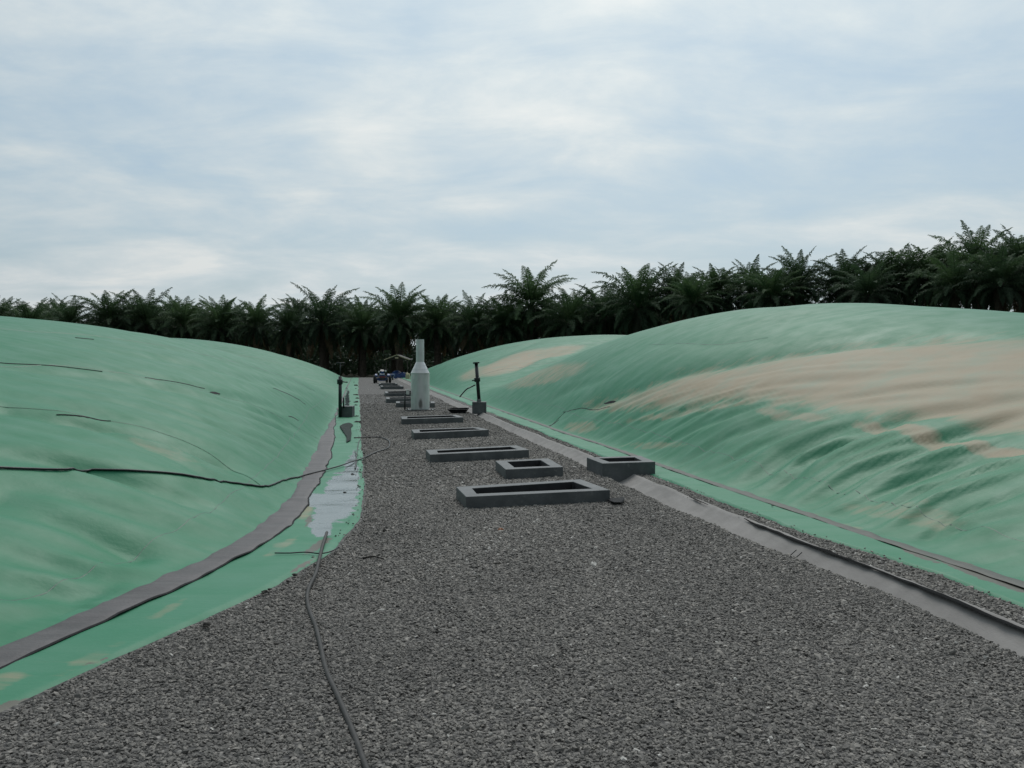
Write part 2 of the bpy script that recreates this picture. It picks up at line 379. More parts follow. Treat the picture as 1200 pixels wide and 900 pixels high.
for k, d in DOMES.items():
    d['cr'] = []
    if k == 'R1':
        gA = [(880, 566), (925, 528), (985, 500), (1025, 490)]; gC = [(985, 604), (1060, 562), (1150, 532), (1210, 520)]; gB = [(1060, 640), (1120, 602), (1165, 588), (1210, 575)]
        gU = [(735, 505), (790, 478), (840, 462), (890, 452)]; gU0 = [(655, 495), (690, 470), (720, 452), (750, 440)]; gM = [(830, 440), (960, 424), (1080, 414), (1210, 408)]; gM2 = [(960, 480), (1060, 470), (1140, 468), (1210, 470)]
        for ga, gb, nn, A_, w_ in ((gA, gC, 10, .05, .05), (gC, gB, 9, .045, .055), (gU0, gU, 9, .022, .05), (gU, gA, 9, .03, .05), (gM, gM2, 6, .014, .07)):
            for i in range(nn):
                q = (i + .5 + random.uniform(-.3, .3)) / nn; st_ = random.uniform(0, .15)
                ln_ = [(a[0] * (1 - q) + b[0] * q, a[1] * (1 - q) + b[1] * q) for a, b in zip(ga, gb)]
                CREASES[k].append((ln_, A_ * random.uniform(.6, 1.3), w_ * random.uniform(.8, 1.3)))
    if k == 'L1':
        g1 = [(60, 480), (150, 500), (230, 530), (305, 562)]; g2 = [(-20, 575), (60, 592), (130, 620), (210, 650)]; g0 = [(-20, 420), (120, 432), (260, 470), (370, 515)]
        for ga, gb, nn, A_, w_ in ((g0, g1, 6, .028, .10), (g1, g2, 6, .03, .09), (g2, [(-20, 680), (60, 690), (110, 700), (160, 705)], 5, .04, .08)):
            for i in range(nn):
                q = (i + .5 + random.uniform(-.3, .3)) / nn
                CREASES[k].append(([(a[0] * (1 - q) + b[0] * q, a[1] * (1 - q) + b[1] * q) for a, b in zip(ga, gb)], A_ * random.uniform(.6, 1.3), w_ * random.uniform(.8, 1.4)))
    for line, A, w in CREASES[k] + JOINTS.get(k, []):
        P = [march(d, *p) for p in line]; P = [p[:2] for p in P if p]
        if len(P) > 1: d['cr'].append((P, A, w))
    d['seed'] = {'R1': 11, 'R2': 23, 'L1': 37, 'L2': 51}[k]
def height(d, t, u):
    z, w = base_h(d, t, u); s = d['seed']; side = d['side']
    x, y = xy(t, u)
    sl = .30 if side > 0 else .22
    tt = t + sl * w + .5 * vn(t * .25, w * .2, s)
    env = sst(.0, 1.2, w) * (1 - .7 * sst(3, 7, w)) * (.7 if side > 0 else .85)
    far = .6 + .4 * sst(30, 8, t)
    z = z + .07 * vn(tt * .42, w * .13, s + 1) * sst(.3, 2.5, w) * (1 - .6 * sst(6, 9, w))
    z = z + .028 * far * env * vn(tt * 1.25, w * .28, s + 2)
    rg = 1 - np.abs(vn(tt * 1.7, w * .30, s + 3)) * 2
    z = z - .013 * far * env * np.clip(rg, 0, 1) ** 2 * (vn(t * .3, w * .3, s + 4) > -.9)
    z = z + .016 * far * sst(.0, .5, w) * (1 - .93 * sst(1.2, 3.2, w)) * vn(tt * 3.6, w * .6, s + 5)
    z = z + .010 * sst(0, .15, w) * sst(1.6, .2, w) * vn(t * 9, w * 1.2, s + 6)
    for P, A, ww in d['cr']:
        P = np.array(P); seg = np.linalg.norm(np.diff(P, axis=0), axis=1); tot = seg.sum(); acc = 0
        best = np.full(np.shape(t), 1e9); bp = np.zeros(np.shape(t))
        for i in range(len(P) - 1):
            a = P[i]; b = P[i + 1]; e = b - a; q = np.clip(((x - a[0]) * e[0] + (y - a[1]) * e[1]) / max(e @ e, 1e-9), 0, 1)
            dd = np.hypot(x - a[0] - q * e[0], y - a[1] - q * e[1]); m = dd < best
            best = np.where(m, dd, best); bp = np.where(m, (acc + q * seg[i]) / tot, bp); acc += seg[i]
        tap = np.sin(np.pi * np.clip(bp * .86 + .07, 0, 1)) ** .7
        if ww < 0:
            tap = sst(0, .12, bp) * sst(1.0, .8, bp)
            z = z - A * tap * np.exp(-(np.sqrt(best ** 2 + .0036) - .06) / -ww)
        else:
            A = A * .75
            z = z - A * tap * np.exp(-(best / ww) ** 2) + .3 * A * tap * np.exp(-((best - 1.9 * ww) / ww) ** 2)
    return np.maximum(z, .012)

# dried mud, wet film and soil: where they lie
def poly_mask(px, py, P, soft):
    P = np.array(P, float); inside = np.zeros(px.shape, bool); dist = np.full(px.shape, 1e9)
    for i in range(len(P)):
        a = P[i]; b = P[(i + 1) % len(P)]
        c = ((a[1] > py) != (b[1] > py)) & (px < (b[0] - a[0]) * (py - a[1]) / (b[1] - a[1] + 1e-9) + a[0]); inside ^= c
        e = b - a; q = np.clip(((px - a[0]) * e[0] + (py - a[1]) * e[1]) / (e @ e + 1e-9), 0, 1)
        dist = np.minimum(dist, np.hypot(px - a[0] - q * e[0], py - a[1] - q * e[1]))
    sd = np.where(inside, dist, -dist); return np.clip(.5 + sd / soft * .5, 0, 1)
def blob(px, py, cx, cy, rx, ry, ang=0, k=1.0):
    c, s = math.cos(R(ang)), math.sin(R(ang)); dx = px - cx; dy = py - cy
    q = ((dx * c + dy * s) / rx) ** 2 + ((-dx * s + dy * c) / ry) ** 2
    return k * np.clip(1.25 - q * .75, 0, 1)
MUD_R1 = [(685, 473), (760, 448), (800, 432), (860, 421), (920, 409), (1000, 399), (1100, 393), (1230, 393), (1340, 402), (1460, 425), (1520, 450), (1440, 478), (1340, 498), (1230, 505), (1160, 500), (1090, 486), (1000, 480), (930, 474), (860, 472), (780, 476), (720, 478)]
def masks(me, X, Y, Z, key):
    px, py = to_px(X, Y, Z)
    mud = np.zeros(px.shape); wet = np.zeros(px.shape); soil = np.zeros(px.shape)
    if key == 'R1':
        mud = poly_mask(px, py, MUD_R1, 16) * .93
        for b in ((1110, 512, 60, 7, 8, .8), (1180, 524, 60, 6, 5, .8), (1050, 497, 60, 6, 8, .75), (930, 484, 50, 7, 4, .6), (683, 500, 24, 10, -5, .52), (640, 440, 60, 12, -14, .55), (960, 613, 80, 9, 12, .45), (1070, 600, 90, 16, 4, .47), (770, 522, 50, 6, 0, .45), (820, 480, 120, 6, -8, .5)):
            mud = np.maximum(mud, blob(px, py, *b))
            mud = np.maximum(mud, blob(px, py, *b))
    if key == 'R2':
        for b in ((600, 425, 45, 9, -18, .9), (650, 412, 40, 6, -12, .7), (560, 436, 30, 8, -20, .6)): mud = np.maximum(mud, blob(px, py, *b))
    if key == 'L1':
        for b in ((190, 520, 60, 8, 20, .42), (10, 770, 40, 10, -20, .8), (60, 742, 40, 4, -35, .55)): mud = np.maximum(mud, blob(px, py, *b))
    if key in ('LA', 'RA'): mud += .24
    if key == 'LA':
        for b in ((400, 582, 20, 28, 12), (388, 600, 22, 12, -20), (412, 562, 9, 26, 0), (372, 586, 18, 8, 0), (413, 545, 4, 20, 8, .75), (407, 470, 3, 20, 0, .8), (376, 618, 14, 12, 0, .9)): wet = np.maximum(wet, blob(px, py, *b))
        for b in ((372, 640, 22, 5, -30, .8), (358, 662, 22, 4, -25, .8), (362, 610, 10, 4, -60, .7), (50, 820, 46, 11, -20, 1), (10, 834, 30, 12, -20, .9), (115, 775, 30, 3, -15, .62), (90, 800, 30, 5, -20, .9)): soil = np.maximum(soil, blob(px, py, *b))
        for b in ((110, 770, 60, 10, -25, .42), (200, 712, 30, 5, -28, .45), (355, 598, 14, 12, 0, .6), (330, 640, 30, 6, -30, .5), (0, 800, 40, 12, -20, .5)): mud = np.maximum(mud, blob(px, py, *b))
    if key == 'RA':
        for b in ((1150, 672, 60, 7, 20, .9), (1080, 652, 30, 3, 20, .7), (1195, 690, 30, 5, 15, .7)): soil = np.maximum(soil, blob(px, py, *b))
        for b in ((600, 500, 40, 5, 28, .7), (700, 545, 40, 3, 15, .5)): mud = np.maximum(mud, blob(px, py, *b))
    fattr(me, 'mud', mud); fattr(me, 'wet', wet); fattr(me, 'soil', soil)

def steps(a, b, f):
    out = [a]
    while out[-1] < b: out.append(out[-1] + f(out[-1]))
    out[-1] = b; return np.array(out)
def ribbon(t, u, wid, zf, m, name, parent, key=None, across=None, lift=.006):
    # a strip lying on the surface; t, u arrays of its centre line
    t = np.asarray(t, float); u = np.asarray(u, float)
    dt = np.gradient(t); du = np.gradient(u); ln = np.hypot(dt, du) + 1e-9
    nt_, nu = -du / ln, dt / ln
    K = across if across is not None else 3
    off = np.linspace(-.5, .5, K)
    wv = np.broadcast_to(wid, t.shape)
    T = t[:, None] + nt_[:, None] * off[None] * wv[:, None]; U = u[:, None] + nu[:, None] * off[None] * wv[:, None]
    Z = zf(T, U) + lift; Z[:, 0] -= lift * 1.5; Z[:, -1] -= lift * 1.5
    X, Y = xy(T, U)
    me = grid_mesh(X, Y, Z)
    if key: masks(me, X, Y, Z, key)
    return world_child(link(name, me, m, smooth=True), parent)

LABELS = {
 'L1': 'nearest left pale green inflated membrane cover, crossed by a long black cable',
 'L2': 'farther left green inflated cover, low hump behind the post on the left apron',
 'R1': 'large right green inflated cover with a broad patch of beige dried mud',
 'R2': 'farther right green inflated cover rising behind the metal flare stack'}
for key, d in DOMES.items():
    side = d['side']; near = key.endswith('1')
    root = empty('inflated_cover', V3((d['t0'] + d['t1']) / 2, float(base_u(d, (d['t0'] + d['t1']) / 2)) + side * d['W'] / 2, 0), LABELS[key], 'inflated cover', 'green inflated membrane covers')
    T = steps(d['t0'], d['t1'], (lambda t: .055 if t < 14 else .055 + (t - 14) * .008) if near else (lambda t: .25))
    w = steps(0, d['W'], (lambda q: .035 if q < 1.2 else (.065 if q < 8 else (.1 if q < 11 else .25))) if near else (lambda q: .1 if q < 3 else .3))
    TT, WW = np.meshgrid(T, w, indexing='ij')
    UU = base_u(d, TT) + side * WW
    ZZ = height(d, TT, UU); X, Y = xy(TT, UU)
    me = grid_mesh(X, Y, ZZ); masks(me, X, Y, base_h(d, TT, UU)[0], key)
    world_child(link('membrane', me, M_membrane, smooth=True), root)
    hf = lambda t, u, d=d: height(d, t, u)
    flat = lambda t, u: 0 * t + .02 + .006 * vn(t * 2, u * 3, 5) + .0015 * vn(t * 7, u * 2, 6)
    ta, tb = (1.3 if side < 0 else 1.0, 43.0) if near else (43.0, 92.0)
    ts = steps(ta, tb, lambda t: .06 if t < 14 else .2)
    # apron
    v = np.linspace(0, 1, 22 if near else 6)
    TT, VV = np.meshgrid(ts, v, indexing='ij')
    if side < 0: UU = ledge(TT) * (1 - VV) + (lband(TT) - .24) * VV
    else: UU = redge(TT) * (1 - VV) + (rband(TT) + .17) * VV
    ZZ = flat(TT, UU); ZZ[:, 0] = -.01
    X, Y = xy(TT, UU); me = grid_mesh(X, Y, ZZ); masks(me, X, Y, ZZ, 'LA' if side < 0 else 'RA')
    if not near: pass
    world_child(link('apron', me, M_apron, smooth=True), root)
    # anchor strip between apron and cover
    if side < 0:
        wid = .28 + .07 * vn(ts * .9, .1, 7) + .03 * vn(ts * 4, .1, 17) - .22 * sst(18, 27, ts); cu = lband(ts)
        zf = lambda t, u: np.maximum(.030 + .008 * vn(t * 6, u * 2, 12), hf(t, u) + .006 + .004 * vn(t * 6, u * 2, 12))
        ribbon(ts, cu, wid, zf, M_band, 'anchor_strip', root, across=8)
        if near:
            # thin dark hem along the apron side of the strip
            ribbon(ts, cu + wid / 2 + .005, .02, zf, M_tar, 'hem', root)
    else:
        wid = .13 + .03 * vn(ts * .6, .1, 7)
        zf = lambda t, u: np.maximum(.030 + .006 * vn(t * 6, u * 2, 12), hf(t, u) + .006)
        ribbon(ts, rband(ts), wid, zf, M_band_brown, 'anchor_strip', root, across=6)
    # weld seams over the cover
    if near:
        for k, t0 in enumerate([30.5, 36.0] if side < 0 else [27.0]):
            ww = np.arange(.45, d['W'] * .6, .08)
            tl = t0 - (.22 * ww) + .12 * np.sin(ww * .7 + k)
            ribbon(tl, base_u(d, tl) + side * ww, .012 + t0 * .0004, hf, M_seam, 'weld_seam', root, lift=.004)
        ww0 = .48 if side < 0 else .62
        tl = np.arange(3.2, 42, .08)
        ribbon(tl, base_u(d, tl) + side * (ww0 + .05 * vn(tl * .3, 0.3, 77)), .013, hf, M_seam, 'weld_seam', root, lift=.004)
    else:
        for t0 in (50, 57, 64, 72, 80):
            ww = np.arange(.5, d['W'] * .6, .3); tl = t0 - .15 * ww
            ribbon(tl, base_u(d, tl) + side * ww, .07, hf, M_seam, 'weld_seam', root, lift=.01)
    d['root'] = root

# torn flap lines with their shade painted in: short black strips on the covers
def px_ribbon(d, line, wid, m, name, lift=.012):
    P = [march(d, *p, full=True) for p in line]; P = [p for p in P if p]
    if len(P) < 2: return
    Q = catmull([Vector((p[0], p[1], 0)) for p in P], 10)
    A = np.array([[q.x, q.y] for q in Q]); t, u = tu(A[:, 0], A[:, 1]); k = np.linspace(0, 1, len(t))
    o = ribbon(t, u, wid * (np.sin(np.pi * k) ** .6 * .9 + .1), lambda a, b: height(d, a, b), m, name, d['root'], lift=lift); return o
for key_, idx, wd in (('L1', 0, .02), ('L1', 1, .022), ('L1', 2, .010), ('L1', 3, .008), ('R1', 1, .02)):
    px_ribbon(DOMES[key_], JOINTS[key_][idx][0], wd, M_seam, 'weld_seam', lift=.006)
for line, wd in (([(66, 487), (100, 489), (130, 494)], .016), ([(-5, 425), (60, 429), (120, 436)], .012), ([(170, 443), (205, 448), (240, 456)], .02), ([(246, 460), (258, 462)], .10),
                 ([(320, 455), (340, 463), (358, 474)], .045), ([(338, 488), (350, 493)], .06), ([(88, 396), (110, 398)], .035)):
    px_ribbon(DOMES['L1'], line, wd, M_tar, 'flap_and_shade')
for line, wd in (([(633, 503), (650, 495), (662, 483)], .03), ([(660, 483), (690, 480), (715, 477)], .025), ([(708, 473), (722, 471)], .09), ([(640, 500), (655, 492)], .12)):
    px_ribbon(DOMES['R1'], line, wd, M_tar, 'flap_and_shade')

# ------------------------------------------------------------------ ground, gravel path, verge
def flat_grid(name, T, ufun, zf, m, kind):
    v = np.linspace(0, 1, 14); TT, VV = np.meshgrid(T, v, indexing='ij'); a, b = ufun(TT)
    UU = a * (1 - VV) + b * VV; X, Y = xy(TT, UU)
    o = link(name, grid_mesh(X, Y, zf(TT, UU)), m, smooth=True); meta(o, kind=kind); return o
gx = np.concatenate([np.linspace(-1500, -200, 8), np.linspace(-180, 180, 60), np.linspace(200, 1500, 8)])
GX, GY = np.meshgrid(gx, gx + 60, indexing='ij')
g = link('ground', grid_mesh(GX, GY, -.25 + 0 * GX), M_soil); meta(g, kind='structure')
chl = lambda t: 3.57 + .05 * vn(np.asarray(t) * .5, .2, 31) + .02 * vn(np.asarray(t) * 2.5, .2, 32) + .18 * sst(8, 5.5, t)
chr_ = lambda t: 4.00 + .03 * vn(np.asarray(t) * .45, .2, 33) + .02 * vn(np.asarray(t) * 2.1, .2, 34) - .06 * sst(10, 30, t) + .10 * sst(8, 5.5, t)
gz = lambda t, u: .0 * t + .006 * vn(t * 1.1, u * 1.1, 41)
tp = steps(-4, 94, lambda t: .15 if t < 20 else .5)
flat_grid('gravel_path', tp, lambda t: (ledge(np.maximum(t, 1.3)) - .6 - 9 * sst(4, 0, t), chl(t)), gz, M_gravel, 'structure')
flat_grid('gravel_verge', tp, lambda t: (chr_(t), chr_(t) * 0 + 4.7), lambda t, u: gz(t, u) + .0, M_gravel, 'structure')

# scattered loose stones of the gravel
rng = np.random.default_rng(5)
def stones(n, t0, t1, u0, u1, size, keep):
    t = rng.uniform(t0, t1, n); u = rng.uniform(u0, u1, n); k = keep(t, u); t, u = t[k], u[k]
    x, y = xy(t, u); s = size * rng.lognormal(-.03, .27, len(t)); return np.c_[x, y, gz(t, u) + s * .22], s
BOXES = []      # filled below, used for keeping stones out
def build_gravel():
    P, S = [], []
    def clear(t, u):
        k = (u > ledge(np.maximum(t, 1.3)) + .015 * (t > 1.3)) & (u < chl(t) + .03)
        x, y = xy(t, u)
        for q in BOXES:
            ins = np.ones(len(t), bool)
            for i in range(4):
                a = q[i]; b = q[(i + 1) % 4]; ins &= ((b[0] - a[0]) * (y - a[1]) - (b[1] - a[1]) * (x - a[0])) > 0
            k &= ~ins
        return k
    for n, t0, t1, sz in ((98000, 2.2, 6.5, .0084), (84000, 6.5, 11.5, .0098), (70000, 11.5, 19, .0125), (26000, 19, 24, .0125), (14000, 24, 29, .013), (7000, 29, 35, .013), (4000, 35, 45, .013)):
        u0 = -7 if t0 < 3 else -1.2
        if t0 < 3: n = int(n * 2.2)
        p, s = stones(n, t0, t1, u0, 3.8, sz, clear); P.append(p); S.append(s)
    for n, t0, t1, sz in ((19000, 3, 12, .0105), (8000, 12, 26, .0135)):
        p, s = stones(n, t0, t1, 3.95, 4.65, sz, lambda t, u: (u > chr_(t) + .02) & (u < redge(t) + .0)); P.append(p); S.append(s)
    # a few stones strayed onto the sheet edges
    p, s = stones(700, 3, 25, -.4, .1, .008, lambda t, u: (u < ledge(t)) & (u > ledge(t) - .12)); p[:, 2] += .02; P.append(p); S.append(s)
    p, s = stones(420, 3, 16, 4.1, 4.75, .007, lambda t, u: (u > redge(t)) & (u < redge(t) + .07)); p[:, 2] += .02; P.append(p); S.append(s)
    P = np.concatenate(P); S = np.concatenate(S); n = len(P)
    me = bpy.data.meshes.new('m'); me.vertices.add(n); me.vertices.foreach_set('co', P.astype(np.float32).reshape(-1)); me.update()
    def va(name, arr):
        a = me.attributes.new(name, 'FLOAT_VECTOR', 'POINT'); a.data.foreach_set('vector', arr.astype(np.float32).reshape(-1))
    va('srot', np.c_[rng.normal(0, .35, n), rng.normal(0, .35, n), rng.uniform(0, 6.28, n)])
    va('sscl', np.c_[S * rng.uniform(.9, 1.6, n), S * rng.uniform(.7, 1.1, n), S * rng.uniform(.4, .8, n)])
    tq, uq = tu(P[:, 0], P[:, 1])
    pat = .10 * vn(tq * .35, uq * .7, 201) + .07 * vn(tq * 1.3, uq * 1.6, 202) + .03
    fattr(me, 'tone', np.clip(rng.beta(1.8, 2.4, n) * .95 + pat + (rng.random(n) < .02) * .35, 0, 1))
    a = me.attributes.new('pick', 'INT', 'POINT'); a.data.foreach_set('value', rng.integers(0, 4, n).astype(np.int32))
    o = link('gravel_stones', me); meta(o, 'loose grey crushed stones strewn over the path between the green aprons', 'gravel', kind='stuff')
    nt = bpy.data.node_groups.new('stone_scatter', 'GeometryNodeTree')
    nt.interface.new_socket('Geometry', in_out='INPUT', socket_type='NodeSocketGeometry'); nt.interface.new_socket('Geometry', in_out='OUTPUT', socket_type='NodeSocketGeometry')
    gi = nt.nodes.new('NodeGroupInput'); go = nt.nodes.new('NodeGroupOutput')
    g2i = nt.nodes.new('GeometryNodeGeometryToInstance')
    for k in range(4):
        ic = nt.nodes.new('GeometryNodeMeshIcoSphere'); ic.inputs['Radius'].default_value = 1; ic.inputs['Subdivisions'].default_value = 2 if k < 2 else 1
        sp = nt.nodes.new('GeometryNodeSetPosition'); no = nt.nodes.new('ShaderNodeTexNoise'); no.noise_dimensions = '4D'
        no.inputs['Scale'].default_value = .9; no.inputs['W'].default_value = k * 7.3; no.inputs['Detail'].default_value = 2
        sb = nt.nodes.new('ShaderNodeVectorMath'); sb.operation = 'SUBTRACT'; sb.inputs[1].default_value = (.5, .5, .5)
        ml = nt.nodes.new('ShaderNodeVectorMath'); ml.operation = 'SCALE'; ml.inputs['Scale'].default_value = 2.6
        nt.links.new(no.outputs['Color'], sb.inputs[0]); nt.links.new(sb.outputs[0], ml.inputs[0]); nt.links.new(ml.outputs[0], sp.inputs['Offset'])
        nt.links.new(ic.outputs['Mesh'], sp.inputs['Geometry'])
        sm = nt.nodes.new('GeometryNodeSetMaterial'); sm.inputs['Material'].default_value = M_stone
        nt.links.new(sp.outputs[0], sm.inputs['Geometry']); nt.links.new(sm.outputs[0], g2i.inputs[0])
    ip = nt.nodes.new('GeometryNodeInstanceOnPoints'); ip.inputs['Pick Instance'].default_value = True
    def na(name, ty):
        q = nt.nodes.new('GeometryNodeInputNamedAttribute'); q.data_type = ty; q.inputs['Name'].default_value = name; return q.outputs['Attribute']
    nt.links.new(gi.outputs[0], ip.inputs['Points']); nt.links.new(g2i.outputs[0], ip.inputs['Instance'])
    nt.links.new(na('pick', 'INT'), ip.inputs['Instance Index']); nt.links.new(na('srot', 'FLOAT_VECTOR'), ip.inputs['Rotation']); nt.links.new(na('sscl', 'FLOAT_VECTOR'), ip.inputs['Scale'])
    nt.links.new(ip.outputs[0], go.inputs[0])
    md = o.modifiers.new('scatter', 'NODES'); md.node_group = nt

# ------------------------------------------------------------------ drainage channel
tc = steps(-3, 93, lambda t: .1 if t < 20 else .35)
prof = [(0, .03), (.04, -.02), (.16, -.10), (.34, -.13), (.52, -.10), (.78, -.035), (.94, .012), (1.0, .03), (1.05, .03)]
TT = np.repeat(tc[:, None], len(prof), 1); K = np.array([p[0] for p in prof]); ZP = np.array([p[1] for p in prof])
UU = (chl(TT) - .06) * (1 - K[None]) + (chr_(TT) + .03) * K[None]
ZZ = ZP[None] + .010 * vn(TT * 1.6, UU * 4, 61) + .006 * vn(TT * 5, UU * 5, 62)
ZZ[:, 0] = -.05
X, Y = xy(TT, UU)
ch = empty('drainage_channel', V3(12, 3.76, 0), 'shallow grey fabric lined drainage channel running along the right edge of the gravel', 'drainage channel')
world_child(link('lining', grid_mesh(X, Y, ZZ), M_lining, smooth=True), ch)
# black fabric lapping over the right lip
te = steps(2.5, 15, lambda t: .05)
for a, b in ((2.8, 8.5), (9.4, 10.0)):
    te = np.arange(a, b, .04); kk = np.clip(np.minimum(te - a, b - te) / .4, .1, 1)
    ribbon(te, chr_(te) + .0 + .02 * vn(te * 2.2, .4, 71), (.045 + .025 * vn(te * 1.9, .2, 72) + .015 * vn(te * 9, .2, 75)) * kk,
           lambda t, u: .031 + .003 * vn(t * 4, u * 9, 73) + .003 * vn(t * 11, u * 11, 74), M_blackcloth, 'edge_fabric', ch, across=7, lift=.004)
# two thin cords lying across the lining
for tt0 in (6.95, 7.05):
    P = [V3(tt0 + .02 * k, 3.62 + .05 * k, float(np.interp((.05 * k + .1) / .5, K, ZP)) + .012) for k in range(7)]
    world_child(link('cord', tube_mesh(catmull(P, 3), .004, 5), M_tar, smooth=True), ch)

# ------------------------------------------------------------------ concrete boxes
def frame_box(tl, tr, fr, fl, H, wall, label, grp='low concrete boxes set in the gravel', rubble=True, zb=-.03):
    # corners of the top rim (back-left, back-right, front-right, front-left) as seen; open in the middle
    C4 = [G(*p, H) for p in (tl, tr, fr, fl)]
    c = sum(C4, Vector()) / 4; root = empty('concrete_box', (c.x, c.y, 0), label, 'concrete box', grp)
    out = [v - Vector((c.x, c.y, H)) for v in C4]
    ex = (out[1] - out[0] + out[2] - out[3]).normalized(); ey = (out[0] - out[3] + out[1] - out[2]).normalized()
    sg = [(1, -1), (-1, -1), (-1, 1), (1, 1)]
    inn = [o + ex * wall * a + ey * wall * b for o, (a, b) in zip(out, sg)]
    vs = [Vector((v.x, v.y, H)) for v in out] + [Vector((v.x, v.y, H)) for v in inn] + [Vector((v.x, v.y, zb)) for v in out] + [Vector((v.x, v.y, zb)) for v in inn]
    fs = []
    for i in range(4):
        j = (i + 1) % 4
        fs += [(i, j, 4 + j, 4 + i), (8 + i, 8 + j, j, i), (4 + i, 4 + j, 12 + j, 12 + i), (8 + j, 8 + i, 12 + i, 12 + j)]
    bm = bmesh.new(); bv = [bm.verts.new(v) for v in vs]
    for f in fs: bm.faces.new([bv[k] for k in f])
    bmesh.ops.recalc_face_normals(bm, faces=bm.faces)
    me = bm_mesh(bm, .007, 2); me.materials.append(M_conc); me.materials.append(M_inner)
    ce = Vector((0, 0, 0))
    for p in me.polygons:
        if abs(p.normal.z) < .3 and p.area > .005 and p.normal.dot(Vector((p.center.x, p.center.y, 0))) < 0: p.material_index = 1  # inner wall faces get the painted shade colour
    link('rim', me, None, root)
    q = [Vector((v.x, v.y, .012)) for v in inn]; fl_ = link('floor', pydata(q, [(3, 2, 1, 0)]), M_tar, root)  # black floor colour stands in for the shade inside the box
    BOXES.append([(v.x, v.y) for v in (C4[3], C4[2], C4[1], C4[0])])
    return root
Hb = .15
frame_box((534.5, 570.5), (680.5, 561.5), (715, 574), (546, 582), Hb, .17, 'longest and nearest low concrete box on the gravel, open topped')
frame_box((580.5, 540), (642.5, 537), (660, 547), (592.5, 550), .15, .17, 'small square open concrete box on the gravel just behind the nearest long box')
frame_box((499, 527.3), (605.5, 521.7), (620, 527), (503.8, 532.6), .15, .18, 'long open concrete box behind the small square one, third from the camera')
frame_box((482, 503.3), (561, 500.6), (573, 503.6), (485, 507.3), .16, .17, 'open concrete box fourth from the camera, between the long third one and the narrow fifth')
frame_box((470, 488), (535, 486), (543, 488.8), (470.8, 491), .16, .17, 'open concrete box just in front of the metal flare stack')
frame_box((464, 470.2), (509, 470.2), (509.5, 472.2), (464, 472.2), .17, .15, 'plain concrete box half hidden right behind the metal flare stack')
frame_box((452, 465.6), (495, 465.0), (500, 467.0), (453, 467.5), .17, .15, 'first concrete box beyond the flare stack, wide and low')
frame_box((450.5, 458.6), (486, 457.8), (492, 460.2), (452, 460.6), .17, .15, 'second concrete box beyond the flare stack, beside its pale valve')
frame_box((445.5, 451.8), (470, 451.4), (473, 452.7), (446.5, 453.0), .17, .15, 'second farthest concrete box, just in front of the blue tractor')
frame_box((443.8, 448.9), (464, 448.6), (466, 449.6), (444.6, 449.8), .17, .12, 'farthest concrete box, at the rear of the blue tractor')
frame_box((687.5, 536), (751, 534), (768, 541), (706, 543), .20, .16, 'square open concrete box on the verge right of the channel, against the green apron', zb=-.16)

# ------------------------------------------------------------------ flare stack
fp = G(492.5, 480.5); D = fp.y
fl = empty('flare_stack', fp, 'silvery metal flare stack with a cone shoulder and narrow chimney standing on the gravel', 'flare stack')
def ring_lathe(name, prof, m, parent, n=40, stain=None):
    vs, fs = [], []
    for (r, z) in prof:
        for k in range(n): a = 2 * math.pi * k / n; vs.append((r * math.cos(a), r * math.sin(a), z))
    for i in range(len(prof) - 1):
        for k in range(n): fs.append((i * n + k, i * n + (k + 1) % n, (i + 1) * n + (k + 1) % n, (i + 1) * n + k))
    me = pydata(vs, fs); st = np.zeros(len(vs))
    if stain:
        for i, v in enumerate(vs):
            ang = math.atan2(v[1], v[0]); dx = (ang - stain[0]); st[i] = max(0, 1.1 - (dx / stain[1]) ** 2 - ((v[2] - stain[2]) / stain[3]) ** 2)
    fattr(me, 'stain', st); o = link(name, me, m, parent, smooth=True); me.set_sharp_from_angle(angle=R(12)); return o
rb = .326
body_prof = [(rb, .03)] + [(rb, .03 + k * .0628) for k in range(1, 20)] + [(rb, 1.285), (rb + .012, 1.287), (rb + .012, 1.31), (rb, 1.312)]
b = ring_lathe('body', body_prof, M_galv, fl, 64, (-1.44, .32, .22, .26)); b.rotation_euler.z = 0
ring_lathe('cone', [(rb, 1.312), (.266, 1.435), (.270, 1.438), (.205, 1.56), (.209, 1.563), (.146, 1.69)], M_galv, fl)
ring_lathe('chimney', [(.146, 1.69), (.142, 1.694), (.142, 2.05), (.146, 2.06), (.142, 2.07), (.14, 2.49), (.128, 2.49), (.128, 2.2)], M_galv, fl)
for zb_ in (.45, .88):
    ring_lathe('hoop', [(rb + .001, zb_ - .012), (rb + .006, zb_ - .01), (rb + .006, zb_ + .01), (rb + .001, zb_ + .012)], M_galv, fl, 48)
box_obj('base_plate', (.0, 0, .015), (.98, .8, .035), M_steel_dark, fl, .005)
lab = box_obj('sticker', (-.20, -.262, 1.18), (.085, .012, .15), M_white, fl, .002, Matrix.Rotation(-.66, 4, 'Z'))
cyl_obj('gas_pipe', (-.53, -.1, .02), (-.53, -.1, .55), .027, M_blackpipe, fl)
cyl_obj('feed_pipe', (-.53, -.1, .55), (-.2, -.05, .62), .022, M_blackpipe, fl)
vv = cyl_obj('valve', (-.42, -.12, .55), (-.42, -.12, .70), .055, M_white, fl, n=12, bevel=.01)
cyl_obj('handwheel', (-.42, -.12, .72), (-.42, -.12, .74), .085, M_white, vv, n=14)
box_obj('flange', (-.28, -.1, .60), (.06, .16, .16), M_white, fl, .02)
for sx in (-1, 1):
    for sy in (-1, 1): cyl_obj('anchor_bolt', (sx * .42, sy * .33, .03), (sx * .42, sy * .33, .07), .018, M_steel_dark, fl, n=8)

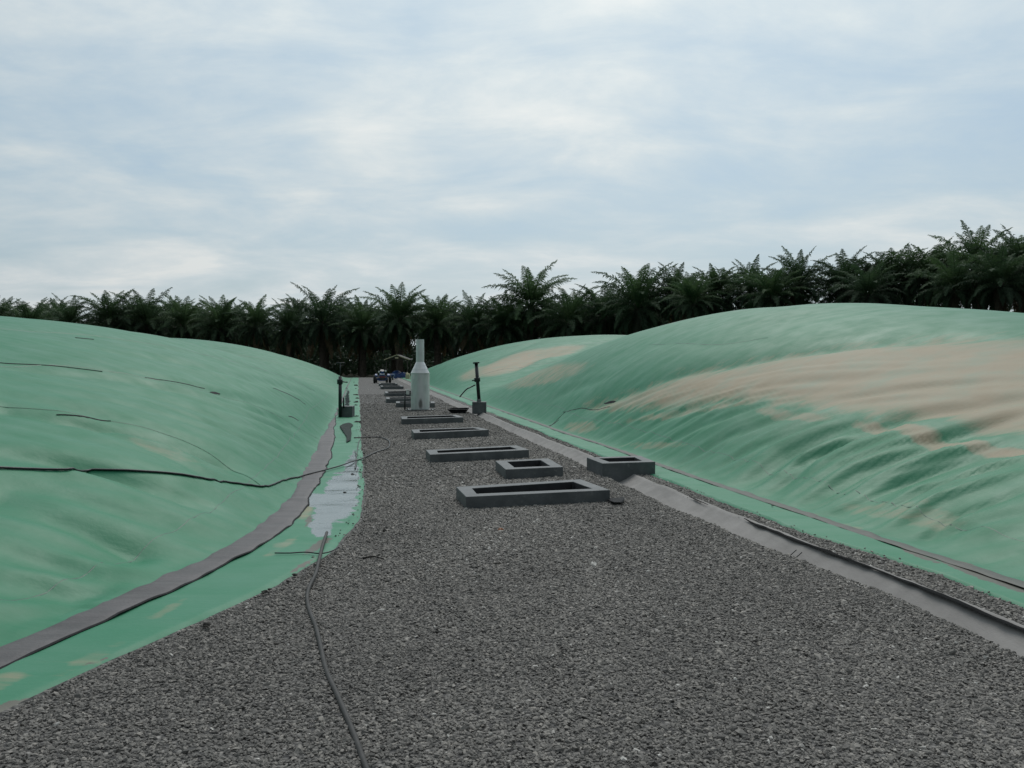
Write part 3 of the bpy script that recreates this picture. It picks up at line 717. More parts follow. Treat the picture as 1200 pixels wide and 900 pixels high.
# ------------------------------------------------------------------ posts with valves on concrete blocks
pb = G(405, 489.6)
blk = empty('concrete_block', pb, 'solid dark grey concrete block on the left apron at the foot of the black standpipe', 'concrete block')
box_obj('block', (0, .2, .17), (.41, .4, .36), M_conc, blk, .012)
pp = empty('standpipe', (pb.x - .15, pb.y - .03, 0), 'black standpipe with a valve and a faint crossbar, beside the left concrete block', 'standpipe')
z1 = AT(400, 441, pb.y).z; zv = AT(400, 447, pb.y).z; zt = AT(401, 425.5, pb.y).z
cyl_obj('pipe', (0, -.06, .02), (0.01, -.06, z1), .052, M_blackpipe, pp)
cyl_obj('valve_body', (0, -.06, zv - .08), (.0, -.06, zv + .07), .085, M_blackpipe, pp, bevel=.015)
v_ = cyl_obj('valve_lever', (.0, -.08, zv), (.24, -.10, zv - .02), .018, M_blackpipe, pp, n=8)
cyl_obj('riser', (.01, -.06, z1), (.02, -.06, zt), .012, M_steel_dark, pp, n=8)
cyl_obj('crossbar', (-.11, -.06, zt), (.15, -.06, zt + .01), .013, M_steel_dark, pp, n=8)
cyl_obj('drain_stub', (.11, -.06, .30), (.11, -.06, .62), .026, M_blackpipe, pp, n=10)
rb_ = G(561.5, 484.6)
blk2 = empty('concrete_block', rb_, 'solid dark grey concrete block on the verge under the leaning black standpipe', 'concrete block')
box_obj('block', (0, .2, .18), (.46, .4, .40), M_conc, blk2, .012)
pr = empty('standpipe', (rb_.x - .02, rb_.y + .2, .38), 'black flanged standpipe leaning slightly left on the right concrete block', 'standpipe')
Y0 = pr.location.y
def rel(px, py): v = AT(px, py, Y0); return v - pr.location
a_ = rel(561.5, 470.2); a_.z = 0.0; b_ = rel(558, 425); c_ = rel(559.2, 445)
cyl_obj('pipe', a_, b_, .058, M_blackpipe, pr)
dirn = (b_ - a_).normalized()
cyl_obj('top_flange', b_ - dirn * .03, b_ + dirn * .02, .11, M_blackpipe, pr, bevel=.006)
cyl_obj('foot_collar', a_ - dirn * .0 + Vector((0, 0, .003)), a_ + dirn * .09, .075, simple('collar_grey', (.16, .17, .17), .5), pr, bevel=.006)
cyl_obj('valve_body', c_ - dirn * .07, c_ + dirn * .07, .10, M_blackpipe, pr, bevel=.015)
cyl_obj('valve_lever', c_ + Vector((0, -.05, 0)), c_ + Vector((-.17, -.07, -.03)), .02, M_blackpipe, pr, n=8)
# hose from the valve to the cover
hb = [AT(557, 451, Y0), AT(552, 453.5, Y0 - .05), AT(547, 456, Y0 - .1), AT(543, 460, Y0 + .3), AT(539, 465, Y0 + .5)]
hs = link('hose', tube_mesh(catmull(hb, 6), .022, 8), M_black, smooth=True); meta(hs, 'thin black hose sagging from the valve of the right leaning standpipe', 'hose')

# black catch box by the channel next to the flare
cb = G(537, 484)
c0 = empty('catch_box', cb, 'open black plastic catch box lying across the channel edge beside the right concrete block', 'catch box')
bm = bmesh.new()
W2, D2, Hh = .27, .22, .13
vs = [(-W2 * 1.25, -D2, Hh), (W2 * 1.0, -D2, Hh), (W2 * 1.3, D2, Hh * 1.3), (-W2, D2, Hh * 1.2), (-W2 * .6, -D2 * .8, -.02), (W2 * .75, -D2 * .8, -.02), (W2 * .8, D2 * .8, -.02), (-W2 * .6, D2 * .8, -.02)]
bv = [bm.verts.new(v) for v in vs]
for f in ((0, 1, 5, 4), (1, 2, 6, 5), (2, 3, 7, 6), (3, 0, 4, 7), (4, 5, 6, 7)): bm.faces.new([bv[i] for i in f])
o = link('tray', bm_mesh(bm), M_tar, c0); sm = o.modifiers.new('t', 'SOLIDIFY'); sm.thickness = .015
box_obj('lip', (0.02, -.24, Hh + .002), (.66, .03, .02), M_black, c0, .004)

# ------------------------------------------------------------------ cables and hoses
def surf_line(line, d=None, lift=.012):
    out = []
    for p in line:
        q = march(d, *p, full=True) if d else None
        gq = G(*p, .02)
        if q is None or q[2] < .03: out.append(Vector((gq.x, gq.y, .03 + lift)))
        else: out.append(Vector((q[0], q[1], q[2] + lift)))
    return out
d = DOMES['L1']
PX = [tuple(q)[:2] for q in catmull([Vector((a, b, 0)) for a, b in [(-60, 549), (0, 550), (60, 552), (130, 552.5), (200, 556), (245, 563), (285, 568.5), (312, 571), (335, 563), (360, 558), (395, 549), (412, 543)]], 16)]
P = surf_line(PX, d, .0)
for _ in range(4): P = [P[0]] + [(P[i - 1] + P[i] * 2 + P[i + 1]) / 4 for i in range(1, len(P) - 1)] + [P[-1]]
Q = []
for p in P:                                  # let it lie on the sheet everywhere
    t, u = tu(p.x, p.y); inside = (base_u(d, t) - u) > 0
    h = float(height(d, t, u)) if inside else .035
    Q.append(Vector((p.x, p.y, max(h + .014, p.z, .045))))
Q += catmull([Q[-1], G(425, 537, .03), G(440, 530, .03), G(455, 524.5, .03), G(456, 517, .03), G(448, 513, .03), G(432, 512, .03), G(415, 513, .035)], 6)[1:]
o = link('cable', tube_mesh(Q, .0115, 8), M_black, smooth=True); meta(o, 'long black cable draped across the nearest left cover and looping onto the gravel', 'cable')
hp = [(383, 624), (378, 640), (373, 660), (370, 672), (361, 692), (361, 710), (370, 735), (375, 755), (382, 785), (394, 812), (404, 835), (415, 862), (426, 892), (440, 930), (455, 980)]
zz = [.05, .045, .045, .04, .02, .010, .008, .010, .007, .010, .012, .008, .010, .008, .01]
o = link('buried_hose', tube_mesh(catmull([G(*p, z) for p, z in zip(hp, zz)], 8), .0145, 10), M_hose, smooth=True); meta(o, 'dusty dark hose half buried in the foreground gravel, ending on the wet apron', 'hose')
o = link('thin_cord', tube_mesh(catmull([G(*p, .04) for p in ((322, 648), (340, 648), (358, 647), (375, 648.5), (388, 646), (397, 641))], 6), .006, 6), M_black, smooth=True); meta(o, 'thin black cord lying across the left apron over the end of the dusty hose', 'cord')
o = link('thin_cord', tube_mesh(catmull([G(*p, .03) for p in ((416, 528), (418, 540), (416, 548), (420, 520), (423, 514))], 6), .008, 6), M_black, smooth=True); meta(o, 'short black cord end at the apron edge where the long cable crosses', 'cord')

# ------------------------------------------------------------------ small loose things
def lump(name, p, s, m, label, cat, group=None, seed=0):
    bm = bmesh.new(); bmesh.ops.create_icosphere(bm, subdivisions=2, radius=1); rr = random.Random(seed)
    ph = [rr.uniform(0, 6) for _ in range(6)]
    for v in bm.verts:
        k = 1 + .25 * math.sin(v.co.x * 3 + ph[0]) * math.cos(v.co.y * 4 + ph[1]) + .18 * math.sin(v.co.z * 5 + ph[2] + v.co.x * 2)
        v.co = Vector((v.co.x * s[0] * k, v.co.y * s[1] * k, max(v.co.z, -.4) * s[2] * k))
    o = link(name, bm_mesh(bm), m); o.location = p + Vector((0, 0, s[2] * .3)); o.rotation_euler.z = rr.uniform(0, 3)
    return meta(o, label, cat, group)
M_clod = simple('dark_soil', (.02, .018, .015), .9, var=.4)
for i, (px, py, s) in enumerate([(415, 448, .07), (417, 452, .18), (417, 455.5, .06), (417, 463, .12), (419, 467, .1), (409, 470.5, .07), (417.5, 471.5, .12), (417, 475, .07), (418, 488, .07), (419, 495, .10), (413, 556, .035), (404, 577, .022)]):
    lump('soil_clod', G(px, py, .02), (s, s * .8, s * .35), M_clod, 'small dark clod of soil on the far part of the left apron beside the gravel', 'clod', 'soil clods on the left apron', i)
for i, (px, py, s) in enumerate([(316, 691, .018), (310, 694, .022), (308, 696, .014), (345, 674, .022), (337, 681, .012), (242, 733, .03)]):
    lump('soil_crumb', G(px, py, .025), (s, s * .8, s * .5), M_clod, 'dark soil crumb near the edge of the left apron, left of the dusty hose', 'crumb', 'soil crumbs near the dusty hose', 30 + i)
for i in range(10):
    t = 3.0; px = [970, 985, 1000, 1012, 1030, 1050, 955, 1070, 1090, 905][i]; py = [632, 637, 645, 650, 652, 660, 624, 665, 672, 590][i]
    lump('soil_crumb', G(px, py + 3, .03), (.013, .012, .007), M_clod, 'dark soil crumb on the green apron right of the channel', 'crumb', 'soil crumbs on the right apron', 60 + i)
# dark rag on left apron
def rag(name, poly, z, m, label, cat):
    me = bpy.data.meshes.new('m'); bm = bmesh.new()
    vs = [bm.verts.new(G(*p, z)) for p in poly]; bm.faces.new(vs)
    bmesh.ops.triangulate(bm, faces=bm.faces); bmesh.ops.subdivide_edges(bm, edges=bm.edges, cuts=4, use_grid_fill=True)
    for v in bm.verts: v.co.z += .012 * float(vn(v.co.x * 9, v.co.y * 5, 90)) + .008
    o = link(name, bm_mesh(bm), m, smooth=True); sm = o.modifiers.new('t', 'SOLIDIFY'); sm.thickness = .006
    return meta(o, label, cat)
rag('dark_rag', [(398, 500), (403, 497), (410, 496), (414, 498), (411, 502), (412, 508), (411, 516), (406, 518.5), (406, 512), (402, 506)], .035, simple('green_black_rag', (.01, .022, .018), .95, bmp=.02), 'crumpled blackish rag lying on the apron below the left concrete block', 'rag')
rag('rubber_scrap', [(712, 587), (716, 584.5), (731, 584), (732, 587), (729, 590), (720, 590.5)], .03, M_tar, 'flat black rubber scrap on the gravel at the right end of the nearest box', 'scrap')
rag('fabric_scrap', [(1085, 640), (1100, 637), (1110, 640), (1104, 642)], .05, M_tar, 'small dark scrap at the gravel edge of the right apron', 'scrap') if False else None
o = lump('fallen_fruit', G(587, 622), (.028, .022, .022), simple('rusty_orange', (.30, .10, .03), .6), 'small rusty orange palm fruit lying alone on the gravel', 'fruit', None, 5)
cyl_obj('stalk', (.02, 0, 0), (.075, .01, -.005), .004, M_black, o, n=6)
# short twigs
for (a, b, lb) in (((425, 654), (450, 655), 'short thin stick on the gravel just right of the left apron'), ((528, 517), (556, 516), 'bent pale stick on the gravel between the third and fourth boxes')):
    A, B = G(*a, .02), G(*b, .02); mid = (A + B) / 2 + Vector((0, .02, .012))
    o = link('stick', tube_mesh(catmull([A, mid, B], 5), .009, 6, .005), M_clod if 'pale' not in lb else simple('pale_wood', (.3, .27, .22), .8), smooth=True); meta(o, lb, 'stick')

# ------------------------------------------------------------------ blue tractor
M_blue = simple('tractor_blue', (.012, .055, .17), .4, var=.3)
M_red = simple('worn_red', (.16, .03, .03), .5)
M_tyre = simple('tyre', (.02, .02, .02), .85); M_rim = simple('rim_rust', (.14, .055, .04), .7); M_seat = simple('seat_light', (.42, .5, .55), .6)
tg = G(448, 449.2)
tr = empty('tractor', tg, 'small blue tractor parked at the far end of the gravel path', 'tractor', rz=math.atan2(-EX[0], EX[1]))
def tyre(parent, c, r, w):
    n, m_ = 28, 8; vs, fs = [], []
    for i in range(n):
        a = 2 * math.pi * i / n
        for j in range(m_):
            b = 2 * math.pi * j / m_; rr = r - .07 + .07 * math.cos(b); vs.append((c[0] + w / 2 * math.sin(b), c[1] + rr * math.cos(a), c[2] + rr * math.sin(a)))
    for i in range(n):
        for j in range(m_): fs.append((i * m_ + j, i * m_ + (j + 1) % m_, ((i + 1) % n) * m_ + (j + 1) % m_, ((i + 1) % n) * m_ + j))
    wo = bpy.data.objects.new('wheel', None); COL.objects.link(wo); wo.parent = parent
    link('tyre', pydata(vs, fs), M_tyre, wo, smooth=True)
    cyl_obj('rim', (c[0] - w * .3, c[1], c[2]), (c[0] + w * .3, c[1], c[2]), r - .1, M_rim, wo, n=18, bevel=.01)
for s in (-1, 1):
    tyre(tr, (s * .60, 0, .34), .34, .2); tyre(tr, (s * .42, 1.15, .22), .22, .12)
    bm = bmesh.new()
    for k in range(7):
        a0 = R(35 + k * 18); a1 = R(35 + (k + 1) * 18)
        p0 = Vector((s * .48, -.40 * math.cos(a0), .34 + .40 * math.sin(a0))); p1 = Vector((s * .48, -.40 * math.cos(a1), .34 + .40 * math.sin(a1)))
        bm_box(bm, (p0 + p1) / 2, (.17, (p1 - p0).length * 1.03, .02), Matrix.Rotation(math.atan2((p1 - p0).z, (p1 - p0).y), 4, 'X'))
    link('fender', bm_mesh(bm), M_blue, tr)
box_obj('hood', (0, .85, .60), (.42, .85, .34), M_blue, tr, .05)
box_obj('chassis', (0, .45, .36), (.36, 1.5, .18), M_steel_dark, tr, .02)
box_obj('rear_axle_housing', (0, 0, .34), (.86, .24, .2), M_blue, tr, .04)
box_obj('rear_panel', (0, -.17, .50), (.46, .04, .16), M_red, tr, .01)
box_obj('drawbar', (0, -.42, .22), (.62, .05, .05), M_blue, tr, .01); box_obj('hitch_bar', (.28, -.3, .16), (.05, .4, .3), M_steel_dark, tr, .01)
box_obj('platform', (0, .1, .55), (.75, .5, .05), M_blue, tr, .01)
st_ = box_obj('seat', (.0, .05, .70), (.36, .34, .09), M_seat, tr, .03); box_obj('backrest', (0, -.12, .86), (.26, .06, .20), M_blue, tr, .03)
for s in (-1, 1): cyl_obj('headlight', (s * .26, -.15, .98 if s > 0 else .92), (s * .26, -.24, .98 if s > 0 else .92), .075, M_white, tr, n=14, bevel=.008); cyl_obj('lamp_bracket', (s * .26, -.13, .5), (s * .26, -.13, .9), .015, M_steel_dark, tr, n=6)
cyl_obj('steering_column', (0, .55, .75), (0, .42, 1.0), .02, M_steel_dark, tr, n=8)
cyl_obj('steering_wheel', (0, .42, 1.0), (0, .41, 1.02), .17, M_black, tr, n=20)
cyl_obj('exhaust', (.15, 1.0, .75), (.15, 1.0, 1.15), .025, M_black, tr, n=8)

# ------------------------------------------------------------------ shed with things under it
M_wood = simple('old_timber', (.05, .042, .035), .85); M_roof = simple('pale_roof', (.42, .36, .24), .7); M_rin = simple('dark_sheet', (.03, .03, .035), .7)
SD = 90.0; s0 = AT(465, 443, SD); s0.z = -.25
sh = empty('open_shed', s0, 'small open shed with pale gable edges standing before the palms at the path end', 'shed')
k = SD / 1000
rid = AT(465, 415.8, SD).z + .25; eav = AT(450, 421.6, SD).z + .25; hw = 15 * k
for s in (-1, 1):
    a = Vector((0, 0, rid)); b = Vector((s * hw, 0, eav)); dv = b - a
    rot = Matrix.Rotation(-math.atan2(dv.z, abs(dv.x)) * s, 4, 'Y'); ln = dv.length
    mid = (a + b) / 2
    box_obj('roof_panel', (mid.x, 1.5, mid.z), (ln, 3.0, .05), M_rin, sh, .005, rot)
    box_obj('bargeboard', (mid.x, -.03, mid.z - .01), (ln, .04, .09), M_roof, sh, .005, rot)
    for yy in (.15, 2.8): cyl_obj('post', (s * hw * .82, yy, 0), (s * hw * .82, yy, eav + .15), .05, M_wood, sh, n=8)
box_obj('tie_beam', (0, .15, eav + .05), (hw * 1.65, .08, .1), M_wood, sh, .005)
box_obj('gable_ornament', (0, -.04, rid - .32), (.35, .03, .16), M_roof, sh, .01)
M_tarp = simple('blue_tarp', (.015, .05, .17), .45, var=.4, scale=3)
bm = bmesh.new(); bmesh.ops.create_grid(bm, x_segments=30, y_segments=20, size=.5)
for v in bm.verts:
    x, y = v.co.x, v.co.y; e = min(.5 - abs(x), .5 - abs(y)) * 2
    z = .95 * min(1, e * 5) ** .5 * (.75 + .2 * float(vn(x * 4, y * 4, 5)) + .25 * (x < 0) * .5); v.co = Vector((x * 1.6, y * 1.6, z))
tp_ = link('tarpaulin', bm_mesh(bm), M_tarp, smooth=True); tp_.location = (AT(466, 443, SD).x, SD + 1.3, -.24); meta(tp_, 'dark blue tarpaulin heaped over goods under the open shed', 'tarpaulin')
tp_2 = link('sack', tp_.data.copy(), None); tp_2.data.materials.clear(); tp_2.data.materials.append(simple('pale_sack', (.45, .42, .28), .8)); tp_2.scale = (.26, .4, .7); tp_2.location = (AT(478, 442, SD - 6).x, SD - 6, -.02); meta(tp_2, 'pale yellowish sack beside the shed, just left of the flare stack', 'sack')
tp_3 = link('blue_crate', bpy.data.meshes.new('m')); bpy.data.objects.remove(tp_3)
bc = empty('barrow', Vector((AT(459, 443, 80).x, 80, 0)), 'light blue barrow standing between the tractor and the shed', 'barrow')
box_obj('tray', (0, 0, .45), (.55, .8, .22), M_blue, bc, .05); cyl_obj('wheel', (-.04, .55, .2), (.04, .55, .2), .2, M_tyre, bc, n=18)
for s in (-1, 1): cyl_obj('handle', (s * .2, -.3, .4), (s * .25, -1.0, .6), .02, M_seat, bc, n=8); cyl_obj('leg', (s * .2, -.3, .4), (s * .2, -.35, .0), .02, M_seat, bc, n=8)

build_gravel()

# ------------------------------------------------------------------ oil palms
def frond(vs, fs, tn, base, az, el, length, droop, tone, rr):
    n = 12; p = Vector(base); pts = [p.copy()]; dirs = []
    h = Vector((math.cos(az), math.sin(az), 0)); e = el
    for i in range(n):
        e2 = e - droop * (i / n) ** 1.3; d = h * math.cos(e2) + Vector((0, 0, 1)) * math.sin(e2); dirs.append(d)
        p = p + d * length / n; pts.append(p.copy())
    side = Vector((-h.y, h.x, 0)); tw = rr.uniform(-.35, .35)
    # rachis
    for i in range(n):
        a, b = pts[i], pts[i + 1]; w0 = .06 * (1 - i / n) + .012; w1 = .06 * (1 - (i + 1) / n) + .012
        k = len(vs); up = side.cross(dirs[i]) * -1
        vs += [a - side * w0, a + side * w0, b + side * w1, b - side * w1, a + up * w0, b + up * w1]
        fs += [(k, k + 1, k + 2, k + 3), (k, k + 4, k + 5, k + 3), (k + 4, k + 1, k + 2, k + 5)]; tn += [tone + .15] * 6
    m = 52
    for j in range(m):
        q = .14 + .86 * (j + .5) / m; f = q * n; i = min(int(f), n - 1); c = pts[i].lerp(pts[i + 1], f - i); d = dirs[i]
        up = side.cross(d) * -1
        ll = length * .185 * (1 - .45 * q * q) * math.sin(math.pi * min(1, .12 + q * .86)) ** .6 * rr.uniform(.85, 1.15)
        for s in (-1, 1):
            lift = rr.uniform(-.35, .65); sd = (side * s * math.cos(tw * s) + up * (lift)).normalized()
            dd = (sd * .85 + d * .55).normalized(); tip = c + dd * ll * .55 ; tip2 = tip + (dd + Vector((0, 0, -.6 - rr.random() * .7))).normalized() * ll * .5
            w = .042; k = len(vs); wd = d * w
            vs += [c - wd * .6, c + wd * .6, tip + wd, tip - wd, tip2]
            fs += [(k, k + 1, k + 2, k + 3), (k + 3, k + 2, k + 4)]
            tv = tone + rr.uniform(-.1, .1); tn += [tv] * 5
def palm_meshes(seed, th=6.0, nf=38, fl=4.4):
    nf += 10; fl *= 1.03
    rr = random.Random(seed); vs, fs, tn = [], [], []
    for i in range(nf):
        q = i / (nf - 1); az = i * 2.39996 + rr.uniform(-.25, .25); el = R(84 - 112 * q ** .9 + rr.uniform(-7, 7))
        tone = .85 - .5 * q + rr.uniform(-.12, .12)
        frond(vs, fs, tn, (.15 * math.cos(az), .15 * math.sin(az), th - .35 * q), az, el, fl * (.72 + .38 * math.sin(math.pi * min(1, q + .25))) * rr.uniform(.88, 1.1), R(54 + 46 * q + rr.uniform(-14, 14)), tone, rr)
    for i in range(4):
        az = rr.uniform(0, 6.28); frond(vs, fs, tn, (.2 * math.cos(az), .2 * math.sin(az), th - .6), az, R(-45), fl * .8, R(38), .02, rr)
    cm = pydata(vs, fs); fattr(cm, 'tone', tn)
    bm = bmesh.new(); bm_cyl(bm, (0, 0, -.2), (0, 0, th - .2), .40, .27, 14)
    k = 0; z = .3
    while z < th - .1:                       # stubs of cut fronds winding up the trunk
        for j in range(3):
            az = k * 2.2 + j * 2.09; r = .40 - .13 * z / th; a = Vector((r * .8 * math.cos(az), r * .8 * math.sin(az), z)); l = .16 + .22 * (z / th) ** 2
            b = a + Vector((math.cos(az) * l * .7, math.sin(az) * l * .7, l)); bm_cyl(bm, a, b, .085, .05, 5)
        z += .24; k += 1
    return cm, bm_mesh(bm)
VAR = []
for i, (th, nf, fl_) in enumerate([(6.2, 40, 4.4), (6.8, 36, 4.7), (5.6, 42, 4.2), (7.2, 34, 4.6), (6.0, 38, 4.9), (6.5, 30, 4.3), (9.6, 36, 4.3), (10.2, 32, 4.5), (9.2, 40, 4.1)]):
    cm, tm = palm_meshes(100 + i, th, nf, fl_); cm.materials.append(M_leaf); tm.materials.append(M_trunk)
    VAR.append((cm, tm, max(v.co.z for v in cm.vertices)))
def DX(px): return float(np.interp(px, [-200, 0, 420, 620, 800, 1000, 1200, 1400], [128, 122, 108, 103, 92, 80, 68, 60]))
def palm(px, top, dd, var, label, group, rz):
    cm, tm, hh = VAR[var]; D_ = DX(px) + dd; p = AT(px, top, D_); H = p.z + .25; s = H / hh
    o = empty('oil_palm', (p.x, D_, -.25), label, 'palm tree', group, rz=rz); o.scale = (s, s, s)
    link('crown', cm, None, o); link('trunk', tm, None, o); return o
G1 = 'oil palms in the front row of the plantation'
front = [(-60, 348, 0), (-12, 346, 1), (35, 349, 2), (82, 347, 3), (128, 341, 0), (172, 340, 4), (215, 346, 5), (258, 346, 2), (300, 349, 1), (338, 352, 3), (378, 334, 4), (425, 350, 2), (468, 336, 0), (512, 345, 5), (553, 344, 3),
         (622, 309, 1), (590, 341, 2), (668, 334, 4), (708, 328, 5), (748, 310, 0), (792, 309, 3), (838, 309, 2), (880, 303, 4), (935, 291, 1), (990, 292, 0), (1045, 288, 5), (1095, 280, 2), (1145, 262, 4), (1200, 262, 1), (1262, 258, 3)]
rr = random.Random(3)
special = {622: 'tallest palm in the middle of the row, its round crown standing clear against the sky', 378: 'palm with a tall spiky crown standing above the left standpipe',
           468: 'palm whose crown fans out just left above the flare chimney', 748: 'palm topping the row above the joint of the two right covers',
           935: 'palm with upright fronds above the crest of the muddy right cover', 1145: 'large dark palm near the right end of the row, highest crown before the picture edge',
           1200: 'large dark palm at the extreme right edge of the picture', -12: 'palm at the extreme left edge of the picture with one curled frond'}
marks = [(-60, 'beyond the left picture edge'), (35, 'second visible from the left picture edge'), (82, 'over the high left end of the near left cover'), (128, 'left of the twin crowns above the left cover'), (172, 'right of the twin crowns above the left cover'), (215, 'above where the two left covers overlap'), (258, 'above the crest of the far left cover'),
         (300, 'above the falling side of the far left cover'), (338, 'low crown just left of the spiky palm over the left standpipe'), (425, 'low crown directly above the far end of the path'), (512, 'just right of the flare chimney'), (553, 'above the leaning right standpipe'), (590, 'touching the left side of the tall middle palm'),
         (668, 'touching the right side of the tall middle palm'), (708, 'above the crest of the far right cover'), (792, 'over the rising shoulder of the muddy cover'), (838, 'second over the rising shoulder of the muddy cover'), (880, 'left neighbour of the upright palm over the muddy crest'), (990, 'right neighbour of the upright palm over the muddy crest'),
         (1045, 'over the right end of the muddy crest'), (1095, 'left neighbour of the large dark palm at the right'), (1262, 'beyond the right picture edge')]
marks = dict(marks)
for px, top, var in front:
    lb = special.get(px) or ('oil palm ' + marks[px])
    palm(px, top - 3, rr.uniform(-1.5, 2.5), var if px < 780 else 6 + var % 3, lb, G1, rr.uniform(0, 6.28))
for px, top, lb in ((812, 318, 'low oil palm tucked between the first two palms of the rising shoulder'), (905, 308, 'low oil palm squeezed in just left of the upright palm above the mud stain'), (1018, 302, 'low oil palm in front of the gap right of the muddy crest top'), (1120, 290, 'low oil palm leaning in beside the large dark palm at the right'), (1172, 284, 'low oil palm between the two large dark palms at the right edge')):
    palm(px, top, -4, 6 + int(px) % 3, lb, G1, px)
# second row, in the gaps of the first
for i, px in enumerate(range(-90, 1320, 43)):
    top = float(np.interp(px, [0, 200, 345, 480, 560, 620, 700, 800, 900, 1000, 1100, 1150, 1300], [352, 350, 359, 350, 352, 342, 338, 318, 312, 300, 287, 276, 262])) + rr.uniform(-5, 7)
    palm(px + rr.uniform(-8, 8), top, 9 + rr.uniform(-1, 2), (i * 5 + 2) % 6 if px < 780 else 6 + i % 3, 'oil palm of the second row, showing between the front crowns', 'oil palms in the second row', rr.uniform(0, 6.28))
# deeper rows and undergrowth: one mass each
def stuff_forest():
    pts = []
    for row in range(3, 9):
        for px in np.arange(-320, 1560, 36 + row):
            D_ = DX(px) + row * 8 + rr.uniform(-2, 2); p = AT(px + rr.uniform(-9, 9), 400, D_); pts.append((p.x, D_, -.25))
    me = bpy.data.meshes.new('m'); me.vertices.add(len(pts)); me.vertices.foreach_set('co', np.array(pts, np.float32).reshape(-1)); me.update()
    o = link('palm_plantation', me); meta(o, 'dark mass of oil palms deep behind the front rows of the plantation', 'palm plantation', kind='stuff')
    n = len(pts)
    def at(nm, ty, ar, f):
        a = me.attributes.new(nm, ty, 'POINT'); a.data.foreach_set(f, ar.reshape(-1))
    at('prot', 'FLOAT_VECTOR', np.c_[np.zeros(n), np.zeros(n), rng.uniform(0, 6.28, n)].astype(np.float32), 'vector')
    at('pscl', 'FLOAT', rng.uniform(.78, .95, n).astype(np.float32), 'value')
    right = np.array([p[0] / p[1] > .2 for p in pts])
    at('pick', 'INT', np.where(right, rng.integers(6, 9, n), rng.integers(0, 6, n)).astype(np.int32), 'value')
    # prototypes as one mesh asset each, joined inside the node tree
    nt = bpy.data.node_groups.new('palm_scatter', 'GeometryNodeTree')
    nt.interface.new_socket('Geometry', in_out='INPUT', socket_type='NodeSocketGeometry'); nt.interface.new_socket('Geometry', in_out='OUTPUT', socket_type='NodeSocketGeometry')
    gi = nt.nodes.new('NodeGroupInput'); go = nt.nodes.new('NodeGroupOutput'); g2i = nt.nodes.new('GeometryNodeGeometryToInstance')
    for cm, tm, _ in VAR:
        j = nt.nodes.new('GeometryNodeJoinGeometry')
        for me_ in (cm, tm):
            po = bpy.data.objects.new('palm_source', me_)          # unlinked: never drawn by itself
            oi = nt.nodes.new('GeometryNodeObjectInfo'); oi.inputs['Object'].default_value = po; nt.links.new(oi.outputs['Geometry'], j.inputs[0])
        nt.links.new(j.outputs[0], g2i.inputs[0])
    ip = nt.nodes.new('GeometryNodeInstanceOnPoints'); ip.inputs['Pick Instance'].default_value = True
    def na(name, ty):
        q = nt.nodes.new('GeometryNodeInputNamedAttribute'); q.data_type = ty; q.inputs['Name'].default_value = name; return q.outputs['Attribute']
    nt.links.new(gi.outputs[0], ip.inputs['Points']); nt.links.new(g2i.outputs[0], ip.inputs['Instance'])
    nt.links.new(na('pick', 'INT'), ip.inputs['Instance Index']); nt.links.new(na('prot', 'FLOAT_VECTOR'), ip.inputs['Rotation']); nt.links.new(na('pscl', 'FLOAT'), ip.inputs['Scale'])
    nt.links.new(ip.outputs[0], go.inputs[0]); md = o.modifiers.new('scatter', 'NODES'); md.node_group = nt
stuff_forest()
def undergrowth():
    n = 190000; px = rng.uniform(-260, 1500, n); D_ = np.array([DX(q) for q in px]) + rng.choice([14, 22, 30, 40, 50, 58, 58], n) + rng.normal(0, 1.5, n)
    x = (px - 600) / F * D_; hmax = 3.0 + np.clip(D_ - np.array([DX(q) for q in px]) - 25, 0, 40) * .1 + 1.6 * vn(x * .25, D_ * .12, 44); z = -.25 + rng.random(n) ** .8 * np.maximum(hmax, .5)
    c = np.c_[x, D_, z]; s = rng.uniform(.16, .42, n); a = rng.normal(size=(n, 3)); a /= np.linalg.norm(a, axis=1)[:, None]
    b = np.cross(a, rng.normal(size=(n, 3))); b /= np.linalg.norm(b, axis=1)[:, None]
    V = np.stack([c - a * s[:, None], c + b * s[:, None] * .45, c + a * s[:, None], c - b * s[:, None] * .45], 1).reshape(-1, 3)
    me = bpy.data.meshes.new('m'); me.vertices.add(4 * n); me.vertices.foreach_set('co', V.astype(np.float32).reshape(-1)); me.loops.add(4 * n); me.polygons.add(n)
    me.loops.foreach_set('vertex_index', np.arange(4 * n, dtype=np.int32)); me.polygons.foreach_set('loop_start', np.arange(0, 4 * n, 4, dtype=np.int32)); me.update(calc_edges=True)
    fattr(me, 'tone', np.repeat(rng.uniform(.15, .5, n), 4))
    o = link('undergrowth', me, M_leaf); meta(o, 'dark leafy undergrowth between the palm trunks', 'undergrowth', kind='stuff')
undergrowth()

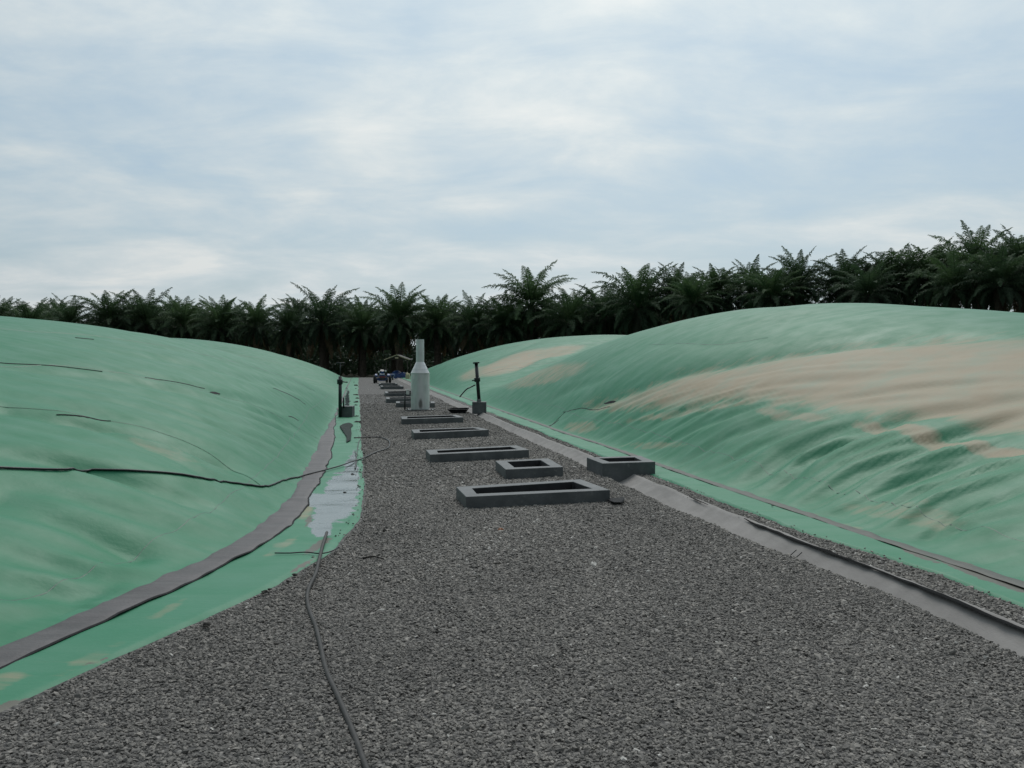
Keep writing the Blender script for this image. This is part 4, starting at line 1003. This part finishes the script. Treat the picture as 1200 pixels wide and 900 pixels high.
# ------------------------------------------------------------------ light
SUN_EL, SUN_AZ = R(54), R(10)               # azimuth measured from +Y to the right: ahead of the camera
sd = Vector((math.sin(SUN_AZ) * math.cos(SUN_EL), math.cos(SUN_AZ) * math.cos(SUN_EL), math.sin(SUN_EL)))
sl = bpy.data.lights.new('sun', 'SUN'); sl.energy = 1.65; sl.angle = R(32); sl.color = (1, .97, .92)
so = bpy.data.objects.new('sun', sl); COL.objects.link(so); so.rotation_euler = (-sd).to_track_quat('-Z', 'Y').to_euler()
w = bpy.data.worlds.new('World'); scene.world = w; w.use_nodes = True; nt = w.node_tree
bg = nt.nodes['Background']; bg.inputs[1].default_value = 1.0
sky = nt.nodes.new('ShaderNodeTexSky'); sky.sky_type = 'NISHITA'; sky.sun_disc = False; sky.sun_elevation = SUN_EL; sky.sun_rotation = SUN_AZ
sky.air_density = 1.2; sky.dust_density = 2.0
skc = mix(nt, 1.0, sky.outputs[0], (.10,) * 3, 'MULTIPLY')
tcn = N(nt, 'ShaderNodeTexCoord'); sp = N(nt, 'ShaderNodeSeparateXYZ'); L(nt, tcn.outputs['Generated'], sp.inputs[0])
zc = math_(nt, 'ADD', math_(nt, 'MAXIMUM', sp.outputs[2], 0.0), .2)
cx = N(nt, 'ShaderNodeCombineXYZ'); L(nt, math_(nt, 'DIVIDE', sp.outputs[0], zc), cx.inputs[0]); L(nt, math_(nt, 'DIVIDE', sp.outputs[1], zc), cx.inputs[1])
n1 = noise(nt, cx.outputs[0], .8, 8, .56, .3)
mp2 = N(nt, 'ShaderNodeMapping'); mp2.inputs['Scale'].default_value = (.8, 1.3, 1); mp2.inputs['Location'].default_value = (3.3, 1.7, 0); L(nt, cx.outputs[0], mp2.inputs[0])
n2 = noise(nt, mp2.outputs[0], 2.2, 9, .6, .4)
cl = math_(nt, 'ADD', math_(nt, 'MULTIPLY', n1, .62), math_(nt, 'MULTIPLY', n2, .38))
cover = ramp(nt, cl, [(.36, (.62,) * 3), (.55, (1, 1, 1))])
ccol = ramp(nt, cl, [(.37, (.39, .54, .66)), (.45, (.50, .62, .695)), (.53, (.63, .71, .745)), (.61, (.78, .815, .81))])
dt = N(nt, 'ShaderNodeVectorMath'); dt.operation = 'DOT_PRODUCT'; L(nt, tcn.outputs['Generated'], dt.inputs[0]); dt.inputs[1].default_value = sd
br = ramp(nt, math_(nt, 'ADD', math_(nt, 'MULTIPLY', dt.outputs['Value'], .5), .5), [(.0, (.13,) * 3), (.42, (.22,) * 3), (.70, (.78,) * 3), (.85, (.98,) * 3), (1.0, (1.25,) * 3)])
cc = mix(nt, 1.0, ccol, br, 'MULTIPLY')
L(nt, mix(nt, cover, skc, cc), bg.inputs[0])
scene.view_settings.view_transform = 'Standard'; scene.view_settings.look = 'None'; scene.view_settings.exposure = 0; scene.view_settings.gamma = 1
scene.render.engine = 'CYCLES'
